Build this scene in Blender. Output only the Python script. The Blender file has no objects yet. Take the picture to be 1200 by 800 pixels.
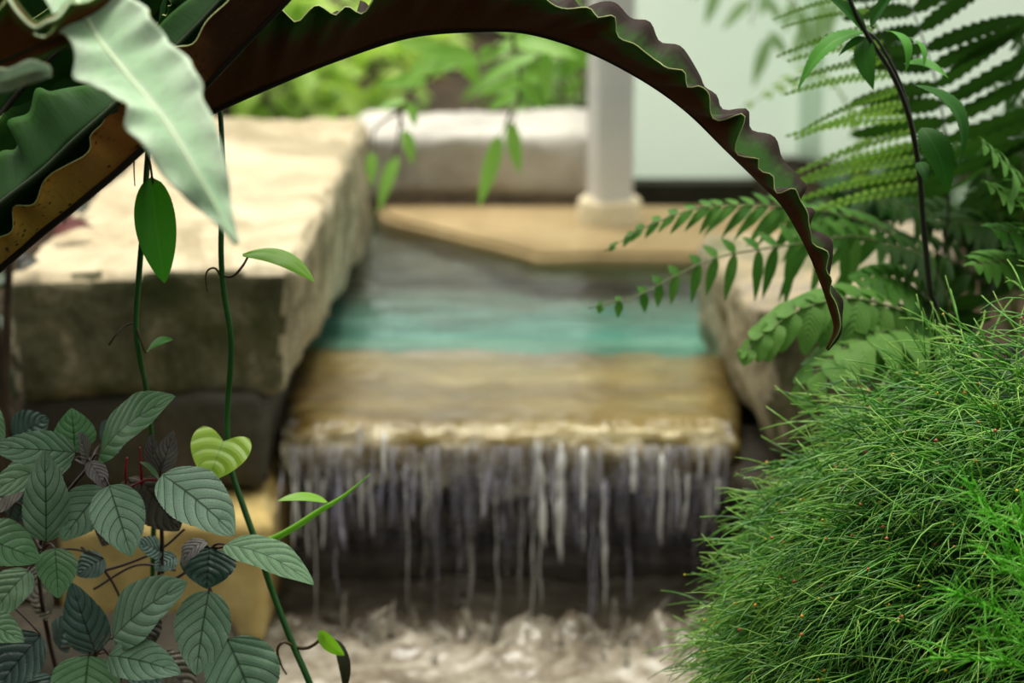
import bpy, bmesh, math, random
from mathutils import Vector, Matrix, noise

random.seed(7)
C = bpy.context.scene.collection
V = Vector
# ------------------------------------------------------------------ camera
PITCH = math.radians(16.0)
CAMZ = 1.17
FPX = 2500.0
CAM = V((0, 0, CAMZ))
cp, sp = math.cos(PITCH), math.sin(PITCH)
FWD = V((0, cp, -sp)); UP = V((0, sp, cp)); RT = V((1, 0, 0))


def ray(px, py):
    return FWD + RT * ((px - 600) / FPX) + UP * ((400 - py) / FPX)


def P(px, py, d):
    """point of the place at distance d along the ground (world Y)"""
    r = ray(px, py)
    return CAM + r * (d / r.y)


def PZ(px, py, z):
    """point of the place on the level z"""
    r = ray(px, py)
    return CAM + r * ((z - CAMZ) / r.z)


def px2m(n, d):
    return n * d / (FPX * cp)


cam = bpy.data.cameras.new('camera')
cam.lens = 75; cam.sensor_width = 36
cam.clip_start = 0.05; cam.clip_end = 60
cam.dof.use_dof = True
cam.dof.focus_distance = 1.80
cam.dof.aperture_fstop = 4.3
co = bpy.data.objects.new('camera', cam)
co.location = CAM
co.rotation_euler = (math.pi / 2 - PITCH, 0, 0)
C.objects.link(co)
bpy.context.scene.camera = co


# ------------------------------------------------------------------ helpers
def lin(c):
    out = []
    for x in c[:3]:
        x = x / 255.0
        out.append(x / 12.92 if x <= 0.04045 else ((x + 0.055) / 1.055) ** 2.4)
    return (out[0], out[1], out[2], 1.0)


ORIG = {}


def thing(name, label, cat, base, group=None, kind=None):
    o = bpy.data.objects.new(name, None)
    o.empty_display_size = 0.02
    o.location = base
    C.objects.link(o)
    o['label'] = label; o['category'] = cat
    if group: o['group'] = group
    if kind: o['kind'] = kind
    ORIG[o.name] = V(base)
    return o


def link(name, me, mat, parent=None, base=None, smooth=True, mats=None):
    """me = (verts, faces, uvs or None[, face material indices])"""
    verts, faces, uvs = me[0], me[1], me[2]
    org = V((0, 0, 0))
    if parent is not None:
        org = ORIG[parent.name]
    elif base is not None:
        org = V(base)
    m = bpy.data.meshes.new(name)
    m.from_pydata([(v[0] - org[0], v[1] - org[1], v[2] - org[2]) for v in verts], [], faces)
    if uvs is not None:
        ul = m.uv_layers.new(name='UVMap')
        buf = []
        for f in faces:
            for i in f:
                buf.extend(uvs[i])
        ul.data.foreach_set('uv', buf)
    if mats:
        for x in mats: m.materials.append(x)
    else:
        m.materials.append(mat)
    if len(me) > 3 and me[3]:
        m.polygons.foreach_set('material_index', me[3])
    if smooth:
        m.polygons.foreach_set('use_smooth', [True] * len(m.polygons))
    m.update()
    o = bpy.data.objects.new(name, m)
    C.objects.link(o)
    if parent is not None:
        o.parent = parent
        ORIG[o.name] = org
    else:
        o.location = org
        ORIG[o.name] = org
    return o


def tag(o, label, cat, group=None, kind=None):
    o['label'] = label; o['category'] = cat
    if group: o['group'] = group
    if kind: o['kind'] = kind
    return o


def join(*ms):
    vs, fs, us = [], [], []
    for m in ms:
        b = len(vs)
        vs.extend(m[0]); fs.extend([tuple(i + b for i in f) for f in m[1]])
        us.extend(m[2] if m[2] is not None else [(0, 0)] * len(m[0]))
    return vs, fs, us


def cr(pts, t):
    """Catmull-Rom through pts, t in 0..1"""
    n = len(pts) - 1
    x = min(max(t, 0), 1) * n
    i = min(int(x), n - 1); f = x - i
    p0 = pts[i - 1] if i > 0 else pts[0] * 2 - pts[1]
    p1, p2 = pts[i], pts[i + 1]
    p3 = pts[i + 2] if i + 2 <= n else pts[n] * 2 - pts[n - 1]
    return 0.5 * ((2 * p1) + (p2 - p0) * f + (2 * p0 - 5 * p1 + 4 * p2 - p3) * f * f + (3 * p1 - p0 - 3 * p2 + p3) * f ** 3)


def resample(pts, n):
    """n+1 points evenly spaced along the spline through pts"""
    k = max(60, n * 4)
    raw = [cr(pts, i / k) for i in range(k + 1)]
    s = [0.0]
    for a, b in zip(raw, raw[1:]):
        s.append(s[-1] + (b - a).length)
    out, j = [], 0
    for i in range(n + 1):
        tgt = s[-1] * i / n
        while j < k - 1 and s[j + 1] < tgt: j += 1
        seg = s[j + 1] - s[j]
        f = 0 if seg <= 1e-12 else (tgt - s[j]) / seg
        out.append(raw[j].lerp(raw[j + 1], min(max(f, 0), 1)))
    return out


def tube(pts, radii, n=16, sides=7, flat=1.0, even=True, vrand=0.5):
    """tube through control points; radii = list along it"""
    ps = resample(pts, n) if even else [V(p) for p in pts]
    n = len(ps) - 1
    vs, fs, us = [], [], []
    up = V((0, 0, 1))
    prev = None
    for i, p in enumerate(ps):
        a = (ps[min(i + 1, n)] - ps[max(i - 1, 0)])
        if a.length < 1e-9: a = V((0, 0, 1))
        a.normalize()
        if prev is None:
            x = a.orthogonal().normalized()
        else:
            x = (prev - a * prev.dot(a))
            x = x.normalized() if x.length > 1e-6 else a.orthogonal().normalized()
        prev = x
        y = a.cross(x)
        t = i / n * (len(radii) - 1)
        k = min(int(t), len(radii) - 2)
        r = radii[k] + (radii[k + 1] - radii[k]) * (t - k)
        for s in range(sides):
            an = 2 * math.pi * s / sides
            vs.append(p + x * (math.cos(an) * r) + y * (math.sin(an) * r * flat))
            us.append((i / n, vrand))
    for i in range(n):
        for s in range(sides):
            s2 = (s + 1) % sides
            fs.append((i * sides + s, i * sides + s2, (i + 1) * sides + s2, (i + 1) * sides + s))
    fs.append(tuple(range(sides - 1, -1, -1)))
    fs.append(tuple(n * sides + s for s in range(sides)))
    return vs, fs, us


def ovate(t):
    return (max(t, 0) ** 0.55) * (max(1 - t, 0) ** 0.85) / 0.4095


def lance(t):
    return (max(t, 0) ** 0.6) * (max(1 - t, 0) ** 1.1) / 0.352


def leafmesh(base, tip, width, n=None, roll=0.0, bend=0.08, fold=0.15, prof=ovate, nu=16, nv=6, serr=0.0, nserr=18,
             heart=0.0, quilt=0.0, nvein=7, wav=0.0, curl=0.0, seed=0, droop=0.0):
    a = tip - base
    L = a.length
    ax = a.normalized()
    if n is None:
        n = (CAM - (base + tip) / 2).normalized() * 0.75 + V((0, 0, 0.65))
    n = (n - ax * n.dot(ax))
    n = n.normalized() if n.length > 1e-6 else ax.orthogonal().normalized()
    if roll:
        n = Matrix.Rotation(roll, 3, ax) @ n
    s = ax.cross(n)
    rnd = random.Random(seed)
    ph = rnd.uniform(0, 6.28)
    vs, fs, us = [], [], []
    for i in range(nu + 1):
        t = i / nu
        hw = prof(t) * width / 2
        sp_ = base + a * t + n * (bend * L * 4 * t * (1 - t)) - V((0, 0, 1)) * (droop * L * t * t)
        for j in range(nv + 1):
            w = -1 + 2 * j / nv
            aw = abs(w)
            x = hw * w
            if serr and aw > 0.99:
                x *= 1 + serr * (1 - (t * nserr) % 1.0)
            h = fold * hw * aw - curl * hw * w * w
            if quilt:
                q = abs(math.sin(math.pi * (t - 0.20 * aw - 0.14 * aw * aw) * nvein))
                h += quilt * width * (q ** 0.7) * min(1, 6 * aw) * (1 - 0.6 * aw) * min(1, max(0, 0.95 - t) * 2.2)
            if wav:
                h += wav * width * aw * math.sin(t * 14 + ph + (1.5 if w > 0 else 0))
            p = sp_ + s * x + n * h
            if heart:
                p = p - ax * (heart * L * math.sin(math.pi * 0.66 * aw) * (1 - t) ** 3)
            vs.append(p); us.append((t, 0.5 + w / 2))
    for i in range(nu):
        for j in range(nv):
            k = i * (nv + 1) + j
            fs.append((k, k + 1, k + nv + 2, k + nv + 1))
    return vs, fs, us


def thicken(o, th, mat_other=None, off=1.0, rim=None):
    md = o.modifiers.new('thickness', 'SOLIDIFY')
    md.thickness = th
    md.offset = off
    md.use_rim = True
    if mat_other is not None:
        o.data.materials.append(mat_other)
        md.material_offset = 1
        md.material_offset_rim = 1
        if rim is not None:
            o.data.materials.append(rim)
            md.material_offset_rim = 2
    return o


def blade(mid, le, ri, n=120, m=10, sag=0.02, ruf=0.006, per=0.03, seed=0, taper=True):
    """a strap-shaped frond: midrib and both margins as 3-D splines; ruffled margins"""
    if len(mid) == len(le) == len(ri):
        pm, pl, pr = ([cr(q, i / n) for i in range(n + 1)] for q in (mid, le, ri))
    else:
        pm, pl, pr = resample(mid, n), resample(le, n), resample(ri, n)
    s = [0.0]
    for a, b in zip(pm, pm[1:]): s.append(s[-1] + (b - a).length)
    vs, fs, us = [], [], []
    W = 2 * m
    for i in range(n + 1):
        t = i / n
        ax = (pm[min(i + 1, n)] - pm[max(i - 1, 0)]).normalized()
        for j in range(W + 1):
            w = -1 + j / m
            e = pl[i] if w < 0 else pr[i]
            d = e - pm[i]
            aw = abs(w)
            nn = ax.cross(d)
            if nn.length > 1e-9: nn.normalize()
            if w < 0: nn = -nn
            r = math.sin(2 * math.pi * s[i] / per + 1.7 * noise.noise(V((s[i] * 18, seed, 0.3 if w < 0 else 7.1))) * 3 + (0 if w < 0 else 2.0))
            am = ruf * min(1, d.length / 0.03) * (0.6 + 0.8 * abs(noise.noise(V((s[i] * 11, seed + 3.3, 1)))))
            p = pm[i] + d * aw + nn * (sag * d.length * math.sin(aw * math.pi)) + nn * (r * am * aw ** 1.6) + d.normalized() * (r * am * 0.5 * aw ** 3) if d.length > 1e-7 else pm[i]
            vs.append(p); us.append((s[i] / s[-1], 0.5 + w / 2))
    for i in range(n):
        for j in range(W):
            k = i * (W + 1) + j
            fs.append((k, k + 1, k + W + 2, k + W + 1))
    return vs, fs, us


def PP(l, dz=0.0):
    return [P(*x) if len(x) == 3 else P(*x, dz) for x in l]


def fr(p, seed=0, o=4):
    return noise.fractal(V((p[0] + seed * 3.17, p[1] - seed * 1.3, p[2] + seed)), 0.9, 2.1, o)


def rock(c8, cell=0.012, r=0.02, amp=0.006, freq=9, seed=0, chip=0.0, faces=False):
    """stone: rounded, chipped hexahedron. c8 = bottom fl, fr, br, bl, top fl, fr, br, bl"""
    sx = ((c8[1] - c8[0]).length + (c8[5] - c8[4]).length) / 4
    sy = ((c8[3] - c8[0]).length + (c8[7] - c8[4]).length) / 4
    sz = ((c8[4] - c8[0]).length + (c8[5] - c8[1]).length) / 4
    S = (sx, sy, sz)
    r = min(r, 0.9 * min(S))
    N = [max(3, min(70, int(2 * q / cell))) for q in S]
    idx, vs, fs = {}, [], []

    def vert(i, j, k):
        key = (i, j, k)
        if key in idx: return idx[key]
        q = [(-1 + 2 * a / b) * c for a, b, c in zip(key, N, S)]
        cl = [max(-(c - r), min(c - r, a)) for a, c in zip(q, S)]
        df = V([a - b for a, b in zip(q, cl)])
        nn = df.normalized() if df.length > 1e-9 else V((0, 0, 1))
        q = V(cl) + nn * r
        u, v, w = [(a / c + 1) / 2 for a, c in zip(q, S)]
        b = c8[0].lerp(c8[1], u).lerp(c8[3].lerp(c8[2], u), v)
        t = c8[4].lerp(c8[5], u).lerp(c8[7].lerp(c8[6], u), v)
        p = b.lerp(t, w)
        nw = ((c8[1] - c8[0]).normalized() * nn.x + (c8[3] - c8[0]).normalized() * nn.y + (c8[4] - c8[0]).normalized() * nn.z).normalized()
        h = amp * fr(p * freq, seed) + amp * 0.45 * fr(p * freq * 4.5, seed + 5)
        if chip:
            e = sum(1 for a in df if abs(a) > r * 0.3)
            if e >= 2: h -= chip * max(0, fr(p * freq * 1.3, seed + 9) + 0.25)
        vs.append(p + nw * h)
        idx[key] = len(vs) - 1
        return idx[key]
    for ax in range(3):
        o1, o2 = [(1, 2), (2, 0), (0, 1)][ax]
        for side in (0, N[ax]):
            for a in range(N[o1]):
                for b in range(N[o2]):
                    q = []
                    for da, db in ((0, 0), (1, 0), (1, 1), (0, 1)):
                        k = [0, 0, 0]
                        k[ax] = side; k[o1] = a + da; k[o2] = b + db
                        q.append(vert(*k))
                    fs.append(tuple(q) if side else tuple(reversed(q)))
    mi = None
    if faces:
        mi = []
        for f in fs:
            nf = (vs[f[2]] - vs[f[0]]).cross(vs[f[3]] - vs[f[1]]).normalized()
            mi.append(0 if nf.z > 0.5 else (2 if abs(nf.x) > 0.62 else 1))  # top, side and front tones carry how light falls on each face
    return vs, fs, None, mi


def slabcorners(tfl, tfr, tbr, tbl, th, spread=0.0):
    """eight corners from four top ones and a thickness"""
    dn = V((0, 0, -th))
    c = (tfl + tfr + tbr + tbl) / 4
    return [q + dn + (q - c) * spread for q in (tfl, tfr, tbr, tbl)] + [tfl, tfr, tbr, tbl]


# ------------------------------------------------------------------ materials
class NT:
    def __init__(s, name):
        s.m = bpy.data.materials.new(name)
        s.m.use_nodes = True
        s.t = s.m.node_tree
        s.t.nodes.clear()
        s.out = s.t.nodes.new('ShaderNodeOutputMaterial')

    def n(s, typ, **kw):
        x = s.t.nodes.new(typ)
        for k, v in kw.items():
            if k.startswith('_'):
                setattr(x, k[1:], v)
            else:
                key = int(k[1:]) if k[0] == 'i' and k[1:].isdigit() else k.replace('__', ' ')
                s.put(x.inputs[key], v)
        return x

    def put(s, sock, v):
        if isinstance(v, bpy.types.NodeSocket): s.t.links.new(v, sock)
        else: sock.default_value = v

    def math(s, op, a, b=0.0, c=None):
        x = s.t.nodes.new('ShaderNodeMath'); x.operation = op
        s.put(x.inputs[0], a); s.put(x.inputs[1], b)
        if c is not None: s.put(x.inputs[2], c)
        return x.outputs[0]

    def mix(s, f, a, b, mode='MIX'):
        x = s.t.nodes.new('ShaderNodeMix'); x.data_type = 'RGBA'; x.blend_type = mode
        s.put(x.inputs['Factor'], f); s.put(x.inputs[6], a); s.put(x.inputs[7], b)
        return x.outputs[2]

    def ramp(s, f, stops):
        x = s.t.nodes.new('ShaderNodeValToRGB')
        e = x.color_ramp.elements
        while len(e) < len(stops): e.new(0.5)
        for q, (p, c) in zip(e, stops):
            q.position = p; q.color = c if len(c) == 4 else (*c, 1)
        s.put(x.inputs[0], f)
        return x.outputs[0]

    def noise(s, vec, scale, detail=5, rough=0.55, dist=0.0):
        x = s.n('ShaderNodeTexNoise', Scale=scale, Detail=detail, Roughness=rough, Distortion=dist)
        s.put(x.inputs['Vector'], vec)
        return x.outputs['Fac']

    def smooth(s, v, a, b):
        x = s.t.nodes.new('ShaderNodeMapRange'); x.interpolation_type = 'SMOOTHSTEP'
        s.put(x.inputs[0], v); s.put(x.inputs[1], a); s.put(x.inputs[2], b)
        return x.outputs[0]

    def done(s, sh):
        s.t.links.new(sh, s.out.inputs['Surface'])
        return s.m


def stone(name, stops, scale=7, rough=0.85, bump=0.5, coat=0.0, stretch=(1, 1, 1), moss=None, fine=60, spec=0.35, silt=None):
    k = NT(name)
    tc = k.n('ShaderNodeTexCoord').outputs['Object']
    mp = k.n('ShaderNodeMapping', Scale=stretch, Vector=tc).outputs[0]
    a = k.noise(mp, scale, 8, 0.62, 0.6)
    b = k.noise(mp, fine, 5, 0.7)
    f = k.math('ADD', k.math('MULTIPLY', a, 0.72), k.math('MULTIPLY', b, 0.28))
    col = k.ramp(f, stops)
    if moss:
        g = k.smooth(k.noise(mp, scale * 0.7, 6, 0.6, 1.0), 0.5, 0.66)
        col = k.mix(k.math('MULTIPLY', g, 0.75), col, moss)
    if silt:
        yy = k.n('ShaderNodeSeparateXYZ', Vector=tc).outputs[1]
        yy = k.math('ADD', yy, k.math('MULTIPLY', k.math('SUBTRACT', k.noise(mp, 12, 5, 0.6, 0.8), 0.5), 0.5))
        col = k.mix(k.smooth(yy, silt[0], silt[1]), col, silt[2])
    vor = k.n('ShaderNodeTexVoronoi', Scale=scale * 4.5, _feature='F1')
    k.put(vor.inputs['Vector'], mp)
    h = k.math('ADD', k.math('MULTIPLY', f, 1.0), k.math('MULTIPLY', vor.outputs['Distance'], 0.25))
    bp = k.n('ShaderNodeBump', Strength=bump, Distance=0.012, Height=h)
    p = k.n('ShaderNodeBsdfPrincipled', Roughness=rough)
    k.put(p.inputs['Base Color'], col); k.put(p.inputs['Normal'], bp.outputs[0])
    p.inputs['Specular IOR Level'].default_value = spec
    p.inputs['Coat Weight'].default_value = coat
    p.inputs['Coat Roughness'].default_value = 0.12
    return k.done(p.outputs[0])


def leafmat(name, c1, c2, vein=None, rough=0.45, transl=0.25, nvein=6.5, bump=0.25, lateral=True, tcol=None, spec=0.5, scale=30, net=0.0,
            vw=0.085, edge=None):
    """leaf blade: two mottled greens, midrib and side veins laid along the leaf's own UVs"""
    k = NT(name)
    tc = k.n('ShaderNodeTexCoord')
    uv, ob = tc.outputs['UV'], tc.outputs['Object']
    sep = k.n('ShaderNodeSeparateXYZ', Vector=uv)
    u, v = sep.outputs[0], sep.outputs[1]
    a = k.math('ABSOLUTE', k.math('MULTIPLY', k.math('SUBTRACT', v, 0.5), 2.0))
    nz = k.noise(ob, scale, 4, 0.6)
    oi = k.n('ShaderNodeObjectInfo').outputs['Random']
    f = k.math('ADD', k.math('MULTIPLY', nz, 0.7), k.math('MULTIPLY', oi, 0.3))
    col = k.mix(k.smooth(f, 0.3, 0.7), lin(c1), lin(c2))
    hgt = nz
    if edge:
        col = k.mix(k.smooth(a, 0.9, 1.0), col, lin(edge))
    if vein:
        mid = k.smooth(a, 0.0, 0.07)
        if lateral:
            ph = k.math('MULTIPLY', k.math('SUBTRACT', u, k.math('MULTIPLY', a, k.math('MULTIPLY_ADD', a, 0.14, 0.20))), nvein)
            pp = k.math('PINGPONG', ph, 0.5)
            lat = k.math('MAXIMUM', k.smooth(pp, 0.01, vw), k.smooth(u, 0.72, 0.92))
            vm = k.math('MULTIPLY', mid, lat)
            hgt = k.math('ADD', k.math('MULTIPLY', k.smooth(pp, 0.0, 0.4), 0.8), k.math('MULTIPLY', nz, 0.2))
        else:
            vm = mid
        if net:
            vr = k.n('ShaderNodeTexVoronoi', Scale=net, _feature='DISTANCE_TO_EDGE')
            k.put(vr.inputs['Vector'], ob)
            nt = k.smooth(vr.outputs['Distance'], 0.0, 0.09)
            vm = k.math('MULTIPLY', vm, k.math('ADD', k.math('MULTIPLY', nt, 0.3), 0.7))
            hgt = k.math('ADD', hgt, k.math('MULTIPLY', nt, 0.25))
        col = k.mix(k.math('SUBTRACT', 1.0, vm), col, lin(vein))
    bp = k.n('ShaderNodeBump', Strength=bump, Distance=0.004, Height=hgt)
    p = k.n('ShaderNodeBsdfPrincipled', Roughness=rough)
    k.put(p.inputs['Base Color'], col); k.put(p.inputs['Normal'], bp.outputs[0])
    p.inputs['Specular IOR Level'].default_value = spec
    if transl <= 0: return k.done(p.outputs[0])
    tr = k.n('ShaderNodeBsdfTranslucent')
    if tcol: k.put(tr.inputs[0], lin(tcol))
    else: k.put(tr.inputs[0], col)
    mx = k.n('ShaderNodeMixShader', Fac=transl, i1=p.outputs[0], i2=tr.outputs[0])
    return k.done(mx.outputs[0])


def plain(name, c, rough=0.6, c2=None, scale=20, bump=0.1, spec=0.5, transl=0.0):
    k = NT(name)
    ob = k.n('ShaderNodeTexCoord').outputs['Object']
    nz = k.noise(ob, scale, 5, 0.6)
    col = k.mix(k.smooth(nz, 0.35, 0.65), lin(c), lin(c2 or tuple(x * 0.8 for x in c)))
    bp = k.n('ShaderNodeBump', Strength=bump, Distance=0.003, Height=nz)
    p = k.n('ShaderNodeBsdfPrincipled', Roughness=rough)
    k.put(p.inputs['Base Color'], col); k.put(p.inputs['Normal'], bp.outputs[0])
    p.inputs['Specular IOR Level'].default_value = spec
    if transl <= 0: return k.done(p.outputs[0])
    tr = k.n('ShaderNodeBsdfTranslucent'); k.put(tr.inputs[0], col)
    mx = k.n('ShaderNodeMixShader', Fac=transl, i1=p.outputs[0], i2=tr.outputs[0])
    return k.done(mx.outputs[0])


def watermat(name, tint, white=(0.85, 0.86, 0.95), wmix=0.0, rough=0.08, bump=0.4, scale=30, stretch=(1, 1, 1), wnoise=None, ior=1.33, gl=1.0, vgate=None):
    """clear moving water: it lets light through, mirrors by Fresnel, and is milky where full of air"""
    k = NT(name)
    ob = k.n('ShaderNodeTexCoord').outputs['Object']
    mp = k.n('ShaderNodeMapping', Scale=stretch, Vector=ob).outputs[0]
    nz = k.noise(mp, scale, 4, 0.55, 0.8)
    bp = k.n('ShaderNodeBump', Strength=bump, Distance=0.01, Height=nz)
    fr_ = k.n('ShaderNodeFresnel', IOR=ior); k.put(fr_.inputs['Normal'], bp.outputs[0])
    tr = k.n('ShaderNodeBsdfTransparent', Color=(*tint, 1))
    g = k.n('ShaderNodeBsdfGlossy', Roughness=rough, Color=(gl, gl, gl, 1)); k.put(g.inputs['Normal'], bp.outputs[0])
    sh = k.n('ShaderNodeMixShader', Fac=fr_.outputs[0], i1=tr.outputs[0], i2=g.outputs[0]).outputs[0]
    if wmix > 0:
        d = k.n('ShaderNodeBsdfDiffuse', Color=(*white, 1)); t2 = k.n('ShaderNodeBsdfTranslucent', Color=(*white, 1))
        w = k.n('ShaderNodeMixShader', Fac=0.25, i1=d.outputs[0], i2=t2.outputs[0]).outputs[0]
        f = wmix
        if wnoise:
            f = k.math('MULTIPLY', k.smooth(k.noise(mp, wnoise, 4, 0.6, 0.5), 0.38, 0.66), wmix)
        if vgate:
            vv = k.n('ShaderNodeSeparateXYZ', Vector=k.n('ShaderNodeTexCoord').outputs['UV']).outputs[1]
            f = k.math('MULTIPLY', k.smooth(vv, *vgate), f)
        sh = k.n('ShaderNodeMixShader', Fac=f, i1=sh, i2=w).outputs[0]
    return k.done(sh)


L = lin
M = {}
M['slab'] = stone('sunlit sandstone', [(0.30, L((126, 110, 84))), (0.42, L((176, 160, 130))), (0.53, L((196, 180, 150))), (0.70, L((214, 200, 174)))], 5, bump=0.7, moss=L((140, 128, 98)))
M['shadeside'] = stone('shade-toned weathered mossy stone', [(0.28, L((52, 52, 36))), (0.45, L((90, 88, 64))), (0.56, L((126, 120, 94))), (0.70, L((190, 178, 148)))], 9, bump=0.9, moss=L((66, 72, 40)), spec=0.15)  # mossy stone, with the shade of front faces put into its darker tone
M['sidelit'] = stone('mottled grey stone toned for side light', [(0.28, L((84, 78, 60))), (0.42, L((138, 128, 104))), (0.54, L((182, 170, 142))), (0.70, L((214, 204, 178)))], 10, bump=0.9, moss=L((104, 100, 70)), spec=0.15)  # mottled stone; the softer light on side faces is painted into this tone
M['farstone'] = stone('grey far stone', [(0.30, L((104, 100, 94))), (0.42, L((162, 157, 150))), (0.54, L((190, 184, 174))), (0.70, L((208, 202, 192)))], 6, bump=0.6)
M['ledge'] = stone('buff ledge stone', [(0.25, L((124, 104, 70))), (0.5, L((160, 138, 98))), (0.75, L((184, 164, 124)))], 5, bump=0.3)
M['lip'] = stone('wet ochre lip stone', [(0.32, L((44, 31, 8))), (0.43, L((84, 66, 22))), (0.55, L((114, 97, 42))), (0.68, L((146, 136, 92)))], 9, rough=0.35, bump=0.7, coat=0.4, stretch=(0.4, 1.8, 1))
M['weir'] = stone('dark wet weir stone', [(0.25, L((18, 14, 10))), (0.5, L((56, 45, 34))), (0.75, L((104, 86, 66)))], 8, rough=0.4, bump=0.8, coat=0.3, stretch=(0.6, 1, 1.6))
M['yellow'] = stone('yellow sandstone', [(0.25, L((136, 112, 66))), (0.5, L((198, 172, 108))), (0.75, L((222, 200, 142)))], 7, bump=0.7)
M['brown'] = stone('brown grey stone', [(0.25, L((28, 24, 18))), (0.5, L((52, 46, 35))), (0.75, L((84, 75, 58)))], 8, bump=0.8)
M['grey'] = stone('dark grey stone', [(0.25, L((40, 38, 30))), (0.5, L((68, 64, 52))), (0.75, L((98, 90, 74)))], 8, bump=0.7)
M['rrock'] = stone('grey beige rock', [(0.25, L((96, 88, 74))), (0.45, L((140, 130, 112))), (0.6, L((170, 152, 122))), (0.8, L((192, 176, 146)))], 6, bump=0.7, moss=L((96, 100, 66)))
M['soil'] = stone('dark soil', [(0.3, L((28, 22, 16))), (0.5, L((52, 42, 30))), (0.75, L((84, 66, 46)))], 12, bump=1.0, spec=0.1)
M['poolbed'] = stone('teal pool lining', [(0.30, L((10, 58, 50))), (0.43, L((32, 98, 86))), (0.55, L((72, 130, 116))), (0.70, L((136, 176, 164)))], 9, rough=0.6, bump=0.2, stretch=(0.5, 1.8, 1), silt=(3.30, 3.70, L((86, 78, 64))))
M['silt'] = stone('silty pool stone', [(0.3, L((48, 42, 34))), (0.5, L((84, 74, 60))), (0.75, L((116, 104, 88)))], 8, bump=0.5, stretch=(0.6, 1.4, 1))
M['pool'] = watermat('pool water', (0.80, 0.93, 0.91), rough=0.1, ior=1.28, bump=0.8, scale=14, stretch=(0.45, 1.7, 1))
M['film'] = watermat('water running over the lip', (0.97, 0.94, 0.82), white=(0.92, 0.86, 0.66), wmix=0.5, wnoise=26, rough=0.22, bump=0.3, ior=1.2, scale=20, stretch=(0.5, 1.6, 0.8), vgate=(0.62, 0.8))
M['stream'] = watermat('falling clear water', (0.9, 0.9, 0.97), white=(0.74, 0.73, 0.9), wmix=0.5, wnoise=26, rough=0.15, bump=1.0, scale=40, stretch=(2, 2, 0.25))
M['white'] = watermat('falling white water', (0.95, 0.95, 0.97), white=(0.97, 0.96, 0.95), wmix=1.0, wnoise=8, rough=0.12, bump=0.9, scale=30, stretch=(2, 2, 0.3))
M['spray'] = watermat('airy splashes', (0.95, 0.95, 0.95), white=(0.72, 0.68, 0.6), wmix=0.75, wnoise=30, rough=0.2, bump=0.6, scale=30)
M['curtain'] = watermat('thin water curtain', (0.93, 0.92, 0.96), white=(0.74, 0.72, 0.84), wmix=0.6, wnoise=60, rough=0.2, bump=1.0, scale=45, stretch=(2.4, 1, 0.16), vgate=(0.75, -0.15))

k = NT('churned foam')
ob = k.n('ShaderNodeTexCoord').outputs['Object']
n1 = k.noise(ob, 10, 6, 0.55, 1.2)
n2 = k.noise(ob, 46, 4, 0.6, 0.6)
f = k.math('ADD', k.math('MULTIPLY', n1, 0.7), k.math('MULTIPLY', n2, 0.3))
col = k.ramp(f, [(0.34, L((78, 68, 54))), (0.45, L((124, 114, 98))), (0.56, L((158, 150, 134))), (0.72, L((208, 204, 194)))])
p = k.n('ShaderNodeBsdfPrincipled', Roughness=0.3); k.put(p.inputs['Base Color'], col)
bp = k.n('ShaderNodeBump', Strength=0.35, Distance=0.01, Height=f); k.put(p.inputs['Normal'], bp.outputs[0])
M['foam'] = k.done(p.outputs[0])

k = NT('frosted greenhouse panel')
tc = k.n('ShaderNodeTexCoord').outputs['Object']
wv = k.n('ShaderNodeTexWave', Scale=9.0, Distortion=0.0, _bands_direction='X'); k.put(wv.inputs['Vector'], tc)
pc = k.mix(k.noise(tc, 1.6, 3), L((238, 250, 240)), L((250, 253, 248)))
bp = k.n('ShaderNodeBump', Strength=0.25, Distance=0.01, Height=wv.outputs['Fac'])
d = k.n('ShaderNodeBsdfPrincipled', Roughness=0.35); k.put(d.inputs['Base Color'], pc); k.put(d.inputs['Normal'], bp.outputs[0])
t = k.n('ShaderNodeBsdfTranslucent'); k.put(t.inputs[0], pc)
M['panel'] = k.done(k.n('ShaderNodeMixShader', Fac=0.72, i1=d.outputs[0], i2=t.outputs[0]).outputs[0])
M['post'] = plain('painted metal post', (238, 236, 234), 0.4, (228, 226, 228), 10, 0.05)
M['foot'] = stone('cream post footing', [(0.3, L((214, 196, 160))), (0.6, L((238, 224, 192)))], 9, bump=0.3)
M['board'] = plain('dark base board', (44, 46, 30), 0.7, (62, 58, 38), 14, 0.2)


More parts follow.
